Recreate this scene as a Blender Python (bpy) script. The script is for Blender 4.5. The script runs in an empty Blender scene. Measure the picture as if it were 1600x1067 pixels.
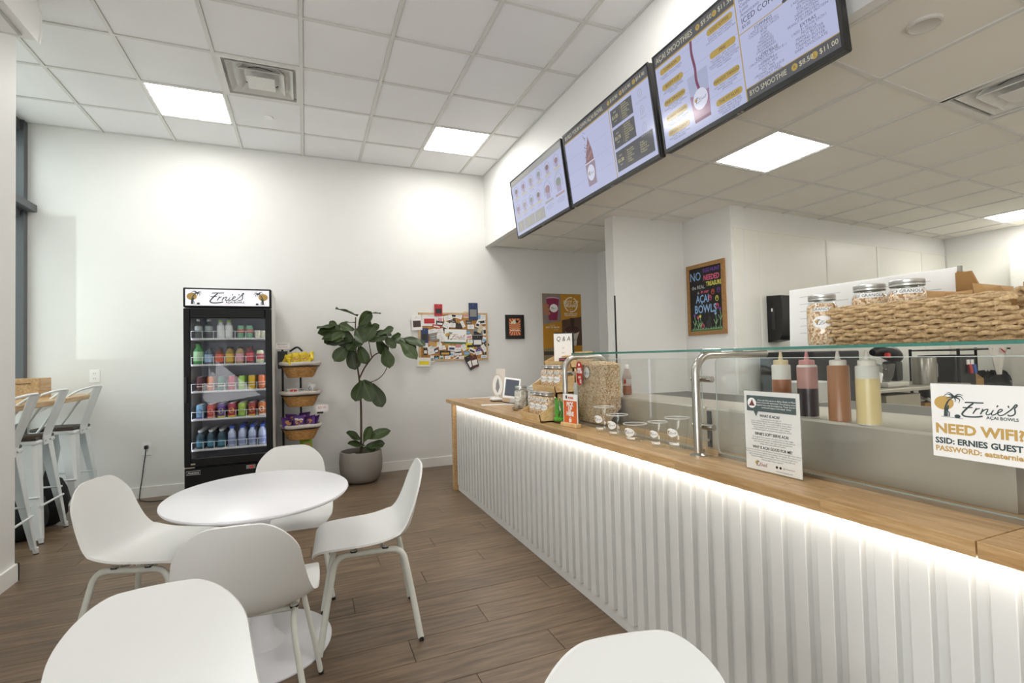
import bpy, bmesh, math, random
from mathutils import Matrix, Vector
random.seed(7)
PI = math.pi
SC = bpy.context.scene
COL = SC.collection

# ------------------------------------------------------------------ camera
cam_d = bpy.data.cameras.new('camera')
cam = bpy.data.objects.new('camera', cam_d)
COL.objects.link(cam)
cam_d.sensor_width = 36.0
cam_d.lens = 789.0 * 36.0 / 1600.0
cam_d.clip_start = 0.05
cam_d.clip_end = 200
_X = Vector((1927.0, 26.5, -789.0)).normalized()
_Y = Vector((-322.8, -31.0, -789.0)).normalized()
_X = (_X - _Y * _X.dot(_Y)).normalized()
_Z = _X.cross(_Y)
CAMZ = 1.29
cam.matrix_world = Matrix.Translation((0, 0, CAMZ)) @ Matrix((_X, _Y, _Z)).to_4x4()
SC.camera = cam

# ------------------------------------------------------------------ colour management
vs = SC.view_settings
vs.view_transform = 'Standard'
vs.look = 'None'
vs.gamma = 1.0
vs.use_curve_mapping = False
vs.exposure = 0.62
SC.cycles.max_bounces = 7
SC.cycles.diffuse_bounces = 4
SC.cycles.glossy_bounces = 4
SC.cycles.transparent_max_bounces = 16
SC.cycles.sample_clamp_indirect = 6.0
SC.cycles.adaptive_threshold = 0.03
SC.cycles.caustics_reflective = False
SC.cycles.caustics_refractive = False

# ------------------------------------------------------------------ world: bright overcast sky
wd = bpy.data.worlds.new('sky')
SC.world = wd
wd.use_nodes = True
wd.node_tree.nodes['Background'].inputs[0].default_value = (0.86, 0.93, 1.0, 1)
wd.node_tree.nodes['Background'].inputs[1].default_value = 1.6

def area(name, loc, size, energy, direction, color=(1, 1, 1), spread=PI):
    d = bpy.data.lights.new(name, 'AREA')
    d.shape = 'RECTANGLE'
    d.size, d.size_y = size
    d.energy = energy
    d.color = color
    d.spread = spread
    o = bpy.data.objects.new(name, d)
    COL.objects.link(o)
    o.location = loc
    o.rotation_euler = Vector(direction).to_track_quat('-Z', 'Y').to_euler()
    return o

# added fill from behind the camera, and daylight through the window by the bar
W_FILL = 13.0
W_UPFILL = 44.0
W_SIDE = 22.0
PANEL_E = 14.0
area('window_fill', (-1.72, -1.0, 1.7), (2.3, 2.6), W_FILL, (1, .12, .02), (1.0, 0.99, 0.985))  # added fill from the left, standing in for flash
area('ceiling_fill', (-1.72, -1.0, 1.0), (2.3, 1.3), W_UPFILL, (.62, .18, .76), (1.0, 0.99, 1.0))      # added upward fill that brightens the ceiling
area('daylight_side', (-2.46, 5.0, 1.9), (1.7, 2.9), W_SIDE, (1, 0, 0), (1.0, 0.99, 0.99))

# ------------------------------------------------------------------ helpers
def S(h):
    """sRGB hex -> linear rgba"""
    h = h.lstrip('#')
    c = [int(h[i:i + 2], 16) / 255 for i in (0, 2, 4)]
    return tuple((x / 12.92 if x <= .04045 else ((x + .055) / 1.055) ** 2.4) for x in c) + (1,)

MATS = {}
def mat(name, col='#ffffff', rough=.5, metal=0., noise=None, bump=None, emit=None, alpha=None, spec=.5, rnd=0., trans=0., coat=0.):
    """principled material; noise=(scale, amount), bump=(scale, strength), emit=(hex, strength), rnd = value change per object"""
    if name in MATS:
        return MATS[name]
    m = bpy.data.materials.new(name)
    m.use_nodes = True
    nt = m.node_tree
    b = nt.nodes['Principled BSDF']
    c = S(col)
    b.inputs['Base Color'].default_value = c
    b.inputs['Roughness'].default_value = rough
    b.inputs['Metallic'].default_value = metal
    b.inputs['Specular IOR Level'].default_value = spec
    b.inputs['Transmission Weight'].default_value = trans
    b.inputs['Coat Weight'].default_value = coat
    if alpha is not None:
        b.inputs['Alpha'].default_value = alpha
    if noise is None:
        noise = (35., .04)
    tc = nt.nodes.new('ShaderNodeTexCoord')
    n = nt.nodes.new('ShaderNodeTexNoise')
    n.inputs['Scale'].default_value = noise[0]
    n.inputs['Detail'].default_value = 1 if noise[1] < .05 else 3
    nt.links.new(tc.outputs['Object'], n.inputs['Vector'])
    hs = nt.nodes.new('ShaderNodeHueSaturation')
    hs.inputs['Color'].default_value = c
    mr = nt.nodes.new('ShaderNodeMapRange')
    mr.inputs['To Min'].default_value = 1 - noise[1]
    mr.inputs['To Max'].default_value = 1 + noise[1]
    nt.links.new(n.outputs['Fac'], mr.inputs['Value'])
    val = mr.outputs['Result']
    if rnd:
        oi = nt.nodes.new('ShaderNodeObjectInfo')
        m2 = nt.nodes.new('ShaderNodeMapRange')
        m2.inputs['To Min'].default_value = 1 - rnd
        m2.inputs['To Max'].default_value = 1 + rnd
        nt.links.new(oi.outputs['Random'], m2.inputs['Value'])
        mu = nt.nodes.new('ShaderNodeMath'); mu.operation = 'MULTIPLY'
        nt.links.new(val, mu.inputs[0]); nt.links.new(m2.outputs['Result'], mu.inputs[1])
        val = mu.outputs[0]
    nt.links.new(val, hs.inputs['Value'])
    nt.links.new(hs.outputs['Color'], b.inputs['Base Color'])
    if bump:
        n2 = nt.nodes.new('ShaderNodeTexNoise')
        n2.inputs['Scale'].default_value = bump[0]
        n2.inputs['Detail'].default_value = 4
        nt.links.new(tc.outputs['Object'], n2.inputs['Vector'])
        bp = nt.nodes.new('ShaderNodeBump')
        bp.inputs['Strength'].default_value = bump[1]
        bp.inputs['Distance'].default_value = .002
        nt.links.new(n2.outputs['Fac'], bp.inputs['Height'])
        nt.links.new(bp.outputs['Normal'], b.inputs['Normal'])
    if emit:
        b.inputs['Emission Color'].default_value = S(emit[0])
        b.inputs['Emission Strength'].default_value = emit[1]
    MATS[name] = m
    return m

def glass(name, tint='#ffffff', refl=1.0, base=0.03, rough=0.):
    """clear sheet: light passes straight through, with a Fresnel reflection"""
    if name in MATS:
        return MATS[name]
    m = bpy.data.materials.new(name)
    m.use_nodes = True
    nt = m.node_tree
    nt.nodes.remove(nt.nodes['Principled BSDF'])
    out = nt.nodes['Material Output']
    t = nt.nodes.new('ShaderNodeBsdfTransparent'); t.inputs[0].default_value = S(tint)
    g = nt.nodes.new('ShaderNodeBsdfGlossy'); g.inputs['Roughness'].default_value = rough
    f = nt.nodes.new('ShaderNodeFresnel')
    ge = nt.nodes.new('ShaderNodeNewGeometry')
    io = nt.nodes.new('ShaderNodeMapRange')      # a thin sheet reflects alike from both sides
    io.inputs['To Min'].default_value = 1.45; io.inputs['To Max'].default_value = 1 / 1.45
    nt.links.new(ge.outputs['Backfacing'], io.inputs['Value']); nt.links.new(io.outputs['Result'], f.inputs[0])
    mm = nt.nodes.new('ShaderNodeMath'); mm.operation = 'MULTIPLY_ADD'
    mm.inputs[1].default_value = refl; mm.inputs[2].default_value = base
    nt.links.new(f.outputs[0], mm.inputs[0])
    mx = nt.nodes.new('ShaderNodeMixShader')
    nt.links.new(mm.outputs[0], mx.inputs[0]); nt.links.new(t.outputs[0], mx.inputs[1]); nt.links.new(g.outputs[0], mx.inputs[2])
    nt.links.new(mx.outputs[0], out.inputs[0])
    MATS[name] = m
    return m

def wood(name, a, b_, stretch=(1, 1, 12), scale=6., rough=.4, rnd=.12, world=False, bump=.15):
    """streaky timber; stretch compresses the grain across it"""
    if name in MATS:
        return MATS[name]
    m = bpy.data.materials.new(name); m.use_nodes = True
    nt = m.node_tree; p = nt.nodes['Principled BSDF']; p.inputs['Roughness'].default_value = rough
    oi = nt.nodes.new('ShaderNodeObjectInfo')
    if world:
        src = nt.nodes.new('ShaderNodeNewGeometry').outputs['Position']
    else:
        src = nt.nodes.new('ShaderNodeTexCoord').outputs['Object']
    mp = nt.nodes.new('ShaderNodeMapping'); mp.inputs['Scale'].default_value = stretch
    nt.links.new(src, mp.inputs['Vector'])
    cmb = nt.nodes.new('ShaderNodeVectorMath'); cmb.operation = 'ADD'
    ml = nt.nodes.new('ShaderNodeMath'); ml.operation = 'MULTIPLY'; ml.inputs[1].default_value = 57.
    nt.links.new(oi.outputs['Random'], ml.inputs[0])
    nt.links.new(mp.outputs['Vector'], cmb.inputs[0]); nt.links.new(ml.outputs[0], cmb.inputs[1])
    n = nt.nodes.new('ShaderNodeTexNoise'); n.inputs['Scale'].default_value = scale; n.inputs['Detail'].default_value = 6; n.inputs['Roughness'].default_value = .65
    nt.links.new(cmb.outputs['Vector'], n.inputs['Vector'])
    r = nt.nodes.new('ShaderNodeValToRGB')
    r.color_ramp.elements[0].position = .3; r.color_ramp.elements[0].color = S(a)
    r.color_ramp.elements[1].position = .72; r.color_ramp.elements[1].color = S(b_)
    nt.links.new(n.outputs['Fac'], r.inputs['Fac'])
    hs = nt.nodes.new('ShaderNodeHueSaturation')
    mr = nt.nodes.new('ShaderNodeMapRange'); mr.inputs['To Min'].default_value = 1 - rnd; mr.inputs['To Max'].default_value = 1 + rnd
    nt.links.new(oi.outputs['Random'], mr.inputs['Value']); nt.links.new(mr.outputs['Result'], hs.inputs['Value'])
    nt.links.new(r.outputs['Color'], hs.inputs['Color']); nt.links.new(hs.outputs['Color'], p.inputs['Base Color'])
    if bump:
        bp = nt.nodes.new('ShaderNodeBump'); bp.inputs['Strength'].default_value = bump; bp.inputs['Distance'].default_value = .001
        nt.links.new(n.outputs['Fac'], bp.inputs['Height']); nt.links.new(bp.outputs['Normal'], p.inputs['Normal'])
    MATS[name] = m
    return m

def speckle(name, cols, scale=90., rough=.8, bump=.6):
    """crumbly mix of several colours (granola, soil, wicker shade)"""
    if name in MATS:
        return MATS[name]
    m = bpy.data.materials.new(name); m.use_nodes = True
    nt = m.node_tree; p = nt.nodes['Principled BSDF']; p.inputs['Roughness'].default_value = rough
    tc = nt.nodes.new('ShaderNodeTexCoord')
    v = nt.nodes.new('ShaderNodeTexVoronoi'); v.inputs['Scale'].default_value = scale
    nt.links.new(tc.outputs['Object'], v.inputs['Vector'])
    sp = nt.nodes.new('ShaderNodeSeparateColor'); nt.links.new(v.outputs['Color'], sp.inputs[0])
    r = nt.nodes.new('ShaderNodeValToRGB'); r.color_ramp.interpolation = 'CONSTANT'
    while len(r.color_ramp.elements) < len(cols):
        r.color_ramp.elements.new(.5)
    for i, c in enumerate(cols):
        r.color_ramp.elements[i].position = i / len(cols); r.color_ramp.elements[i].color = S(c)
    nt.links.new(sp.outputs[0], r.inputs['Fac']); nt.links.new(r.outputs['Color'], p.inputs['Base Color'])
    bp = nt.nodes.new('ShaderNodeBump'); bp.inputs['Strength'].default_value = bump; bp.inputs['Distance'].default_value = .004
    nt.links.new(v.outputs['Distance'], bp.inputs['Height']); nt.links.new(bp.outputs['Normal'], p.inputs['Normal'])
    MATS[name] = m
    return m

def catmull(pts, n=6, closed=False):
    pts = [Vector(p) for p in pts]
    if len(pts) < 3:
        return pts
    out = []
    N = len(pts)
    rng = range(N) if closed else range(N - 1)
    for i in rng:
        p1, p2 = pts[i], pts[(i + 1) % N]
        p0 = pts[(i - 1) % N] if (closed or i > 0) else p1 * 2 - p2
        p3 = pts[(i + 2) % N] if (closed or i < N - 2) else p2 * 2 - p1
        for k in range(n):
            t = k / n
            out.append(.5 * ((2 * p1) + (p2 - p0) * t + (2 * p0 - 5 * p1 + 4 * p2 - p3) * t * t + (3 * p1 - p0 - 3 * p2 + p3) * t ** 3))
    if not closed:
        out.append(pts[-1])
    return out

class MB:
    """collects shapes for one mesh"""
    def __init__(s):
        s.v = []; s.f = []
    def add(s, vs_, fs):
        o = len(s.v)
        s.v += [tuple(v) for v in vs_]
        s.f += [tuple(i + o for i in f) for f in fs]
        return s
    def box(s, x0, x1, y0, y1, z0, z1):
        v = [(x, y, z) for z in (z0, z1) for y in (y0, y1) for x in (x0, x1)]
        return s.add(v, [(0, 2, 3, 1), (4, 5, 7, 6), (0, 1, 5, 4), (2, 6, 7, 3), (0, 4, 6, 2), (1, 3, 7, 5)])
    def boxc(s, c, d):
        return s.box(c[0] - d[0] / 2, c[0] + d[0] / 2, c[1] - d[1] / 2, c[1] + d[1] / 2, c[2] - d[2] / 2, c[2] + d[2] / 2)
    def rbox(s, x0, x1, y0, y1, z0, z1, r=.005, seg=2):
        bm = bmesh.new()
        vv = [bm.verts.new((x, y, z)) for z in (z0, z1) for y in (y0, y1) for x in (x0, x1)]
        for f in [(0, 2, 3, 1), (4, 5, 7, 6), (0, 1, 5, 4), (2, 6, 7, 3), (0, 4, 6, 2), (1, 3, 7, 5)]:
            bm.faces.new([vv[i] for i in f])
        bmesh.ops.bevel(bm, geom=bm.edges[:], offset=r, segments=seg, affect='EDGES', profile=.5)
        bm.verts.index_update()
        s.add([v.co[:] for v in bm.verts], [[v.index for v in f.verts] for f in bm.faces])
        bm.free()
        return s
    def prism(s, poly, z0, z1):
        """polygon in xy extruded in z"""
        n = len(poly)
        return s.add([(p[0], p[1], z0) for p in poly] + [(p[0], p[1], z1) for p in poly],
                     [tuple(range(n - 1, -1, -1)), tuple(range(n, 2 * n))] + [(i, (i + 1) % n, n + (i + 1) % n, n + i) for i in range(n)])
    def prism_y(s, poly, y0, y1):
        """polygon in xz extruded in y"""
        n = len(poly)
        return s.add([(p[0], y0, p[1]) for p in poly] + [(p[0], y1, p[1]) for p in poly],
                     [tuple(range(n)), tuple(range(2 * n - 1, n - 1, -1))] + [(i, n + i, n + (i + 1) % n, (i + 1) % n) for i in range(n)])
    def prism_x(s, poly, x0, x1):
        """polygon in yz extruded in x"""
        n = len(poly)
        return s.add([(x0, p[0], p[1]) for p in poly] + [(x1, p[0], p[1]) for p in poly],
                     [tuple(range(n - 1, -1, -1)), tuple(range(n, 2 * n))] + [(i, (i + 1) % n, n + (i + 1) % n, n + i) for i in range(n)])
    def lathe(s, prof, n=20, c=(0, 0, 0), sx=1., sy=1.):
        """profile [(r, z)...] turned about z; ends with r=0 close to a point"""
        vs_ = []; fs = []; rings = []
        for r, z in prof:
            if r < 1e-6:
                rings.append([len(vs_)]); vs_.append((c[0], c[1], c[2] + z))
            else:
                rings.append(list(range(len(vs_), len(vs_) + n)))
                vs_ += [(c[0] + sx * r * math.cos(2 * PI * i / n), c[1] + sy * r * math.sin(2 * PI * i / n), c[2] + z) for i in range(n)]
        for a, b in zip(rings, rings[1:]):
            if len(a) == 1 and len(b) == 1:
                continue
            for i in range(n):
                j = (i + 1) % n
                if len(a) == 1:
                    fs.append((a[0], b[j], b[i]))
                elif len(b) == 1:
                    fs.append((a[i], a[j], b[0]))
                else:
                    fs.append((a[i], a[j], b[j], b[i]))
        return s.add(vs_, fs)
    def tube(s, path, r, n=8, closed=False, caps=True, flat=None):
        """sweep a circle (or oval flat=(ra, rb, up)) along a path; r may be a list"""
        P = [Vector(p) for p in path]; N = len(P)
        vs_ = []; fs = []
        up = Vector(flat[2]) if flat else Vector((0, 0, 1))
        prev = None
        for i, p in enumerate(P):
            if closed:
                t = P[(i + 1) % N] - P[i - 1]
            else:
                t = P[min(i + 1, N - 1)] - P[max(i - 1, 0)]
            t.normalize()
            if flat:
                a = up - t * up.dot(t)
                a = a.normalized() if a.length > 1e-5 else t.orthogonal().normalized()
            elif prev is None:
                a = up - t * up.dot(t)
                if a.length < .2:
                    a = Vector((1, 0, 0)) - t * t.x
                a.normalize()
            else:
                a = (prev - t * prev.dot(t)).normalized()
            prev = a
            b = t.cross(a)
            rr = r[i] if isinstance(r, (list, tuple)) else r
            ra, rb = (flat[0], flat[1]) if flat else (rr, rr)
            for k in range(n):
                an = 2 * PI * (k + .5) / n
                vs_.append(p + a * (ra * math.cos(an)) + b * (rb * math.sin(an)))
        M = N if closed else N - 1
        for i in range(M):
            for k in range(n):
                k2 = (k + 1) % n; j = (i + 1) % N
                fs.append((i * n + k, i * n + k2, j * n + k2, j * n + k))
        if caps and not closed:
            fs.append(tuple(range(n - 1, -1, -1))); fs.append(tuple((N - 1) * n + k for k in range(n)))
        return s.add(vs_, fs)
    def ribbon(s, path, w, z=0., taper=False):
        """flat stroke in the xy plane"""
        P = [Vector((p[0], p[1])) for p in path]; N = len(P)
        vs_ = []
        for i, p in enumerate(P):
            t = P[min(i + 1, N - 1)] - P[max(i - 1, 0)]
            if t.length < 1e-9:
                t = Vector((1, 0))
            t.normalize(); nn = Vector((-t.y, t.x))
            ww = w * (1 if not taper else (1 - .8 * i / (N - 1)))
            vs_ += [(p.x + nn.x * ww / 2, p.y + nn.y * ww / 2, z), (p.x - nn.x * ww / 2, p.y - nn.y * ww / 2, z)]
        return s.add(vs_, [(2 * i + 1, 2 * i + 3, 2 * i + 2, 2 * i) for i in range(N - 1)])
    def disc(s, cx, cy, rx, ry, z=0., n=24):
        return s.add([(cx + rx * math.cos(2 * PI * i / n), cy + ry * math.sin(2 * PI * i / n), z) for i in range(n)], [tuple(range(n))])
    def rect(s, x0, y0, x1, y1, z=0., t=0.):
        if t:
            return s.box(min(x0, x1), max(x0, x1), min(y0, y1), max(y0, y1), z, z + t)
        return s.add([(x0, y0, z), (x1, y0, z), (x1, y1, z), (x0, y1, z)], [(0, 1, 2, 3)])
    def grid(s, pts, closed_u=False):
        """pts[i][j] rows"""
        R = len(pts); Cn = len(pts[0])
        vs_ = [p for row in pts for p in row]; fs = []
        for i in range(R - 1):
            for j in range(Cn if closed_u else Cn - 1):
                j2 = (j + 1) % Cn
                fs.append((i * Cn + j, i * Cn + j2, (i + 1) * Cn + j2, (i + 1) * Cn + j))
        return s.add(vs_, fs)
    def mesh(s, name, m=None, smooth=None):
        me = bpy.data.meshes.new(name)
        me.from_pydata(s.v, [], s.f)
        me.update()
        if smooth:
            me.polygons.foreach_set('use_smooth', [True] * len(me.polygons))
            me.set_sharp_from_angle(angle=math.radians(smooth))
        if m:
            me.materials.append(m)
        return me

def obj(name, mb, m=None, parent=None, smooth=None, mtx=None):
    me = mb.mesh(name, m, smooth) if isinstance(mb, MB) else mb
    o = bpy.data.objects.new(name, me)
    COL.objects.link(o)
    if parent is not None:
        o.parent = parent
    if mtx is not None:
        o.matrix_local = mtx
    return o

def tag(o, label=None, cat=None, group=None, kind=None):
    if label: o['label'] = label
    if cat: o['category'] = cat
    if group: o['group'] = group
    if kind: o['kind'] = kind
    return o

def thing(name, label, cat, loc=(0, 0, 0), rz=0., group=None, mtx=None):
    o = bpy.data.objects.new(name, None)
    COL.objects.link(o)
    o.empty_display_size = .1
    if mtx is not None:
        o.matrix_world = mtx
    else:
        o.location = loc; o.rotation_euler = (0, 0, rz)
    return tag(o, label, cat, group)

def struct(name, mb, m, parent=None, smooth=None):
    o = obj(name, mb, m, parent, smooth)
    if parent is None:
        o['kind'] = 'structure'
    return o

def kids(o):
    return [c for c in COL.objects if c.parent == o]

CHILD = {}
def copy_tree(o, parent=None, cache=None):
    c = o.copy(); COL.objects.link(c)
    if parent is not None:
        c.parent = parent
    for ch in list(o.children):
        copy_tree(ch, c)
    return c

def frame(o, u, v):
    u = Vector(u).normalized(); v = Vector(v).normalized(); n = u.cross(v)
    M = Matrix((u, v, n)).transposed().to_4x4()
    M.translation = Vector(o)
    return M

def wall_frame(x, y, z):          # facing -Y
    return frame((x, y, z), (1, 0, 0), (0, 0, 1))

def side_frame(x, y, z):          # facing -X (counter side)
    return frame((x, y, z), (0, -1, 0), (0, 0, 1))

def T(x=0, y=0, z=0, s=1., rz=0.):
    return Matrix.Translation((x, y, z)) @ Matrix.Rotation(rz, 4, 'Z') @ Matrix.Scale(s, 4)

_fc = {}
def text_mesh(body, size, m, align='CENTER', bold=0., shear=0., line=1., sx=1., space=1.):
    key = (body, size, m.name, align, bold, shear, line, sx, space)
    if key in _fc:
        return _fc[key]
    cu = bpy.data.curves.new('lettering', 'FONT')
    cu.body = body; cu.size = size; cu.align_x = align; cu.align_y = 'CENTER'
    cu.resolution_u = 2; cu.offset = bold; cu.shear = shear; cu.space_line = line; cu.space_character = space
    o = bpy.data.objects.new('lettering', cu)
    me = bpy.data.meshes.new_from_object(o)
    bpy.data.objects.remove(o); bpy.data.curves.remove(cu)
    me.name = 'lettering'
    if sx != 1.:
        for v in me.vertices:
            v.co.x *= sx
    me.materials.clear(); me.materials.append(m)
    _fc[key] = me
    return me

def text(body, size, m, parent, x=0, y=0, z=.0006, rz=0., name='lettering', fit=None, **k):
    me = text_mesh(body, size, m, **k)
    M = T(x, y, z, 1, rz)
    if fit:                       # squeeze or stretch to a set width
        xs = [v.co.x for v in me.vertices]
        M = M @ Matrix.Diagonal((fit / (max(xs) - min(xs)), 1, 1, 1))
    return obj(name, me, None, parent, mtx=M)

def bend(me, R, name=None):
    """wrap a flat xy mesh around a vertical cylinder of radius R (local z -> outward)"""
    m2 = me.copy()
    for v in m2.vertices:
        a = v.co.x / R
        rr = R + v.co.z
        v.co = (rr * math.sin(a), v.co.y, rr * math.cos(a) - R)
    return m2
# ------------------------------------------------------------------ common materials
M_WALL = mat('wall_paint', '#e6e5e2', .55, noise=(8, .012))
M_TRIM = mat('trim_paint', '#f0efeb', .4, noise=(8, .01))
M_TILE = mat('ceiling_tile', '#f0f0f1', .8, noise=(3, .02), rnd=.02)
M_BAR = mat('ceiling_grid', '#d9d8d4', .5)
M_WHITE = mat('white_plastic', '#f4f4f2', .35, noise=(6, .01))
M_CHAIR = mat('chair_shell_white', '#dededb', .42, noise=(5, .012))
M_CHLEG = mat('chair_leg_grey_white', '#d9dbd2', .45)
M_BLACK = mat('black_plastic', '#141414', .35)
M_DARKMETAL = mat('dark_metal', '#2a2b2c', .4, .6)
M_STEEL = mat('brushed_steel', '#b9b6ae', .28, 1., noise=(60, .05))
M_STEELP = mat('steel_panel', '#c6c0b4', .36, .6, noise=(14, .05))
M_ALU = mat('window_aluminium', '#5d6063', .45, .3)
M_FRP = mat('wall_panel_board', '#e9e8e0', .35, noise=(6, .015))
M_PANEL = mat('light_diffuser', '#ffffff', .5, emit=('#fffdf8', PANEL_E))
M_PLANK = wood('floor_plank_oak', '#4c3d2e', '#877058', (1.1, 13, 1), 3.2, .38, .10, world=True, bump=.25)
M_STAVE = wood('butcher_block', '#a27c4a', '#d3b083', (12, 1.0, 12), 5., .32, .13, world=True, bump=.06)
M_PINE = wood('pale_pine', '#cfa468', '#ead0a0', (3, 1.2, 9), 9., .5, .05, bump=.08)
M_OAKFRAME = wood('oak_frame', '#8a6233', '#ae8450', (4, 4, 4), 14., .5, .05)
M_PAPER = mat('white_paper', '#f3f2ef', .6, noise=(9, .01))
M_INK = mat('ink_dark_green', '#3a4a49', .6)
M_GOLD = mat('ink_gold', '#c6a25c', .6)
M_GREY = mat('ink_grey', '#8d8f90', .6)
M_BLK = mat('ink_black', '#232323', .6)
M_GLASS = glass('clear_glass', '#fbfcfb', .9, .0)
M_GLASSEDGE = mat('glass_edge_green', '#3d7a6b', .15, emit=None, spec=.8)

ZC = 3.566      # dining ceiling
ZL = 2.675      # kitchen ceiling
YB = 5.97       # back wall
XS = 2.114      # bulkhead face

# ------------------------------------------------------------------ floor with planks
floor = struct('floor', MB().box(-3.0, 8.2, -3.0, 6.3, -.12, -.006), mat('floor_base', '#3a2d22', .7))
pw, pl = .18, 1.22
pm = MB().rbox(-pl / 2 + .0012, pl / 2 - .0012, -pw / 2 + .0012, pw / 2 - .0012, -.006, 0, .0012, 1).mesh('plank', M_PLANK)
row = 0
y = YB - pw / 2
while y > .35:
    off = [0, .43, .82, .2, .61, 1.02][row % 6]
    x = -2.42 + pl / 2 - off
    while x - pl / 2 < 1.45:
        if x + pl / 2 > -2.42 and not (y < 3.9 and x + pl / 2 < -1.7):
            o = obj('plank', pm, None, floor); o.location = (x, y, 0)
        x += pl
    y -= pw; row += 1
tag(obj('floor_beyond_planks', MB().box(1.45, 8.2, -3., 6.3, -.006, -.001), mat('kitchen_floor_tile', '#a79f92', .5), floor))
obj('floor_near_camera', MB().box(-3., 1.45, -3., .30, -.006, -.001), M_PLANK, floor)

# ------------------------------------------------------------------ dining ceiling: tiles in a T-bar grid
def vent(parent_label, x0, y0, x1, y1, z, label):
    cx, cy = (x0 + x1) / 2, (y0 + y1) / 2
    t = thing('ceiling_vent', label, 'vent', (cx, cy, z))
    hx, hy = (x1 - x0) / 2 - .012, (y1 - y0) / 2 - .012
    mv = mat('vent_white_metal', '#dcdbd7', .45)
    fr = MB()
    a, b = hx, hx - .03
    c, d = hy, hy - .03
    fr.box(-a, a, -c, -d, -.004, .01); fr.box(-a, a, d, c, -.004, .01); fr.box(-a, -b, -d, d, -.004, .01); fr.box(b, a, -d, d, -.004, .01)
    obj('frame', fr, mv, t)
    obj('recess_plate', MB().lathe([(.14, .028), (.40, .028)], 4, sx=.7, sy=.7).box(-hx + .02, hx - .02, -hy + .02, -hy + .022, 0, .03).box(-hx + .02, hx - .02, hy - .022, hy - .02, 0, .03).box(-hx + .02, -hx + .022, -hy + .02, hy - .02, 0, .03).box(hx - .022, hx - .02, -hy + .02, hy - .02, 0, .03), mv, t)
    obj('throat', MB().lathe([(.0, .10), (.15, .10), (.15, .027), (.16, .027)], 24), mat('duct_black', '#151515', .8), t, 40)
    for k, (s_, zz) in enumerate(((.235, .004), (.17, -.008), (.10, -.020))):
        q = MB()
        i_ = s_ - .055 if k < 2 else 0
        if k < 2:
            for sg in (-1, 1):
                q.prism_x([(sg * s_, zz), (sg * s_, zz - .006), (sg * i_, zz + .04), (sg * i_, zz + .046)], -s_, s_)
                q.prism_y([(sg * s_, zz), (sg * s_, zz - .006), (sg * i_, zz + .04), (sg * i_, zz + .046)], -s_, s_)
        else:
            q.box(-s_, s_, -s_, s_, zz - .004, zz)
        obj('louver', q, mv, t)
    return t

ceil_slab = struct('ceiling', MB().box(-2.6, XS + .1, -2.75, YB + .1, ZC + .032, ZC + .12), M_WALL)
TX, TY = .6, .6175
xl = [-2.4, -1.8, -1.2, -.6, 0, .6, 1.2, 1.8, XS]
yl = [YB, 5.40, 4.785, 4.168, 3.55, 2.935, 2.317, 1.70, 1.08, .465, -.15, -.77, -1.385, -2.0, -2.6]
LIGHTS = {(-1.2, 5.40), (1.2, 5.40), (-1.2, 2.317), (1.2, 2.317)}
VENTS = {(-.6, 4.785)}
tiles = {}
g = .013
for i in range(len(xl) - 1):
    for j in range(len(yl) - 1):
        x0, x1, y1, y0 = xl[i], xl[i + 1], yl[j], yl[j + 1]
        k = (round(x1 - x0, 3), round(y1 - y0, 3))
        if (x0, y1) in LIGHTS:
            t = thing('ceiling_light', '', 'ceiling light', ((x0 + x1) / 2, (y0 + y1) / 2, ZC), group='square light panels of the dining ceiling')
            hx, hy = k[0] / 2 - g, k[1] / 2 - g
            obj('diffuser', MB().box(-hx + .012, hx - .012, -hy + .012, hy - .012, .002, .008), M_PANEL, t)
            fr = MB()
            fr.box(-hx, hx, -hy, -hy + .012, -.001, .012); fr.box(-hx, hx, hy - .012, hy, -.001, .012)
            fr.box(-hx, -hx + .012, -hy, hy, -.001, .012); fr.box(hx - .012, hx, -hy, hy, -.001, .012)
            obj('frame', fr, M_WHITE, t)
            t['label'] = {(-1.2, 5.40): 'square ceiling light panel above the drinks refrigerator', (1.2, 5.40): 'square ceiling light panel nearest the menu screens bulkhead'}.get((x0, y1), ('square ceiling light panel %s, out of view %s' % ('left' if x0 < 0 else 'right', 'in front of the camera' if y1 > 1 else 'above the camera' if y1 > 0 else 'behind the camera')))
            continue
        if (x0, y1) in VENTS:
            vent(None, x0, y0, x1, y1, ZC, 'square white air vent with stepped louvres in the dining ceiling')
            continue
        if k not in tiles:
            tiles[k] = MB().rbox(-k[0] / 2 + g, k[0] / 2 - g, -k[1] / 2 + g, k[1] / 2 - g, .004, .02, .003, 1).mesh('ceiling_tile', M_TILE)
        o = obj('ceiling_tile', tiles[k], None, ceil_slab)
        o.location = ((x0 + x1) / 2, (y0 + y1) / 2, ZC)
for x in xl:
    obj('grid_bar', MB().box(x - .0125, x + .0125, -2.6, YB, ZC - .004, ZC + .01), M_BAR, ceil_slab)
for y in yl:
    obj('grid_bar', MB().box(-2.4, XS, y - .0125, y + .0125, ZC - .0035, ZC + .01), M_BAR, ceil_slab)
t = thing('sprinkler_cover', 'small round white sprinkler cover behind the dining air vent', 'sprinkler', (-.287, 5.13, ZC))
obj('plate', MB().lathe([(0, -.008), (.036, -.008), (.04, -.003), (.04, .004)], 20), M_WHITE, t, 40)

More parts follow.
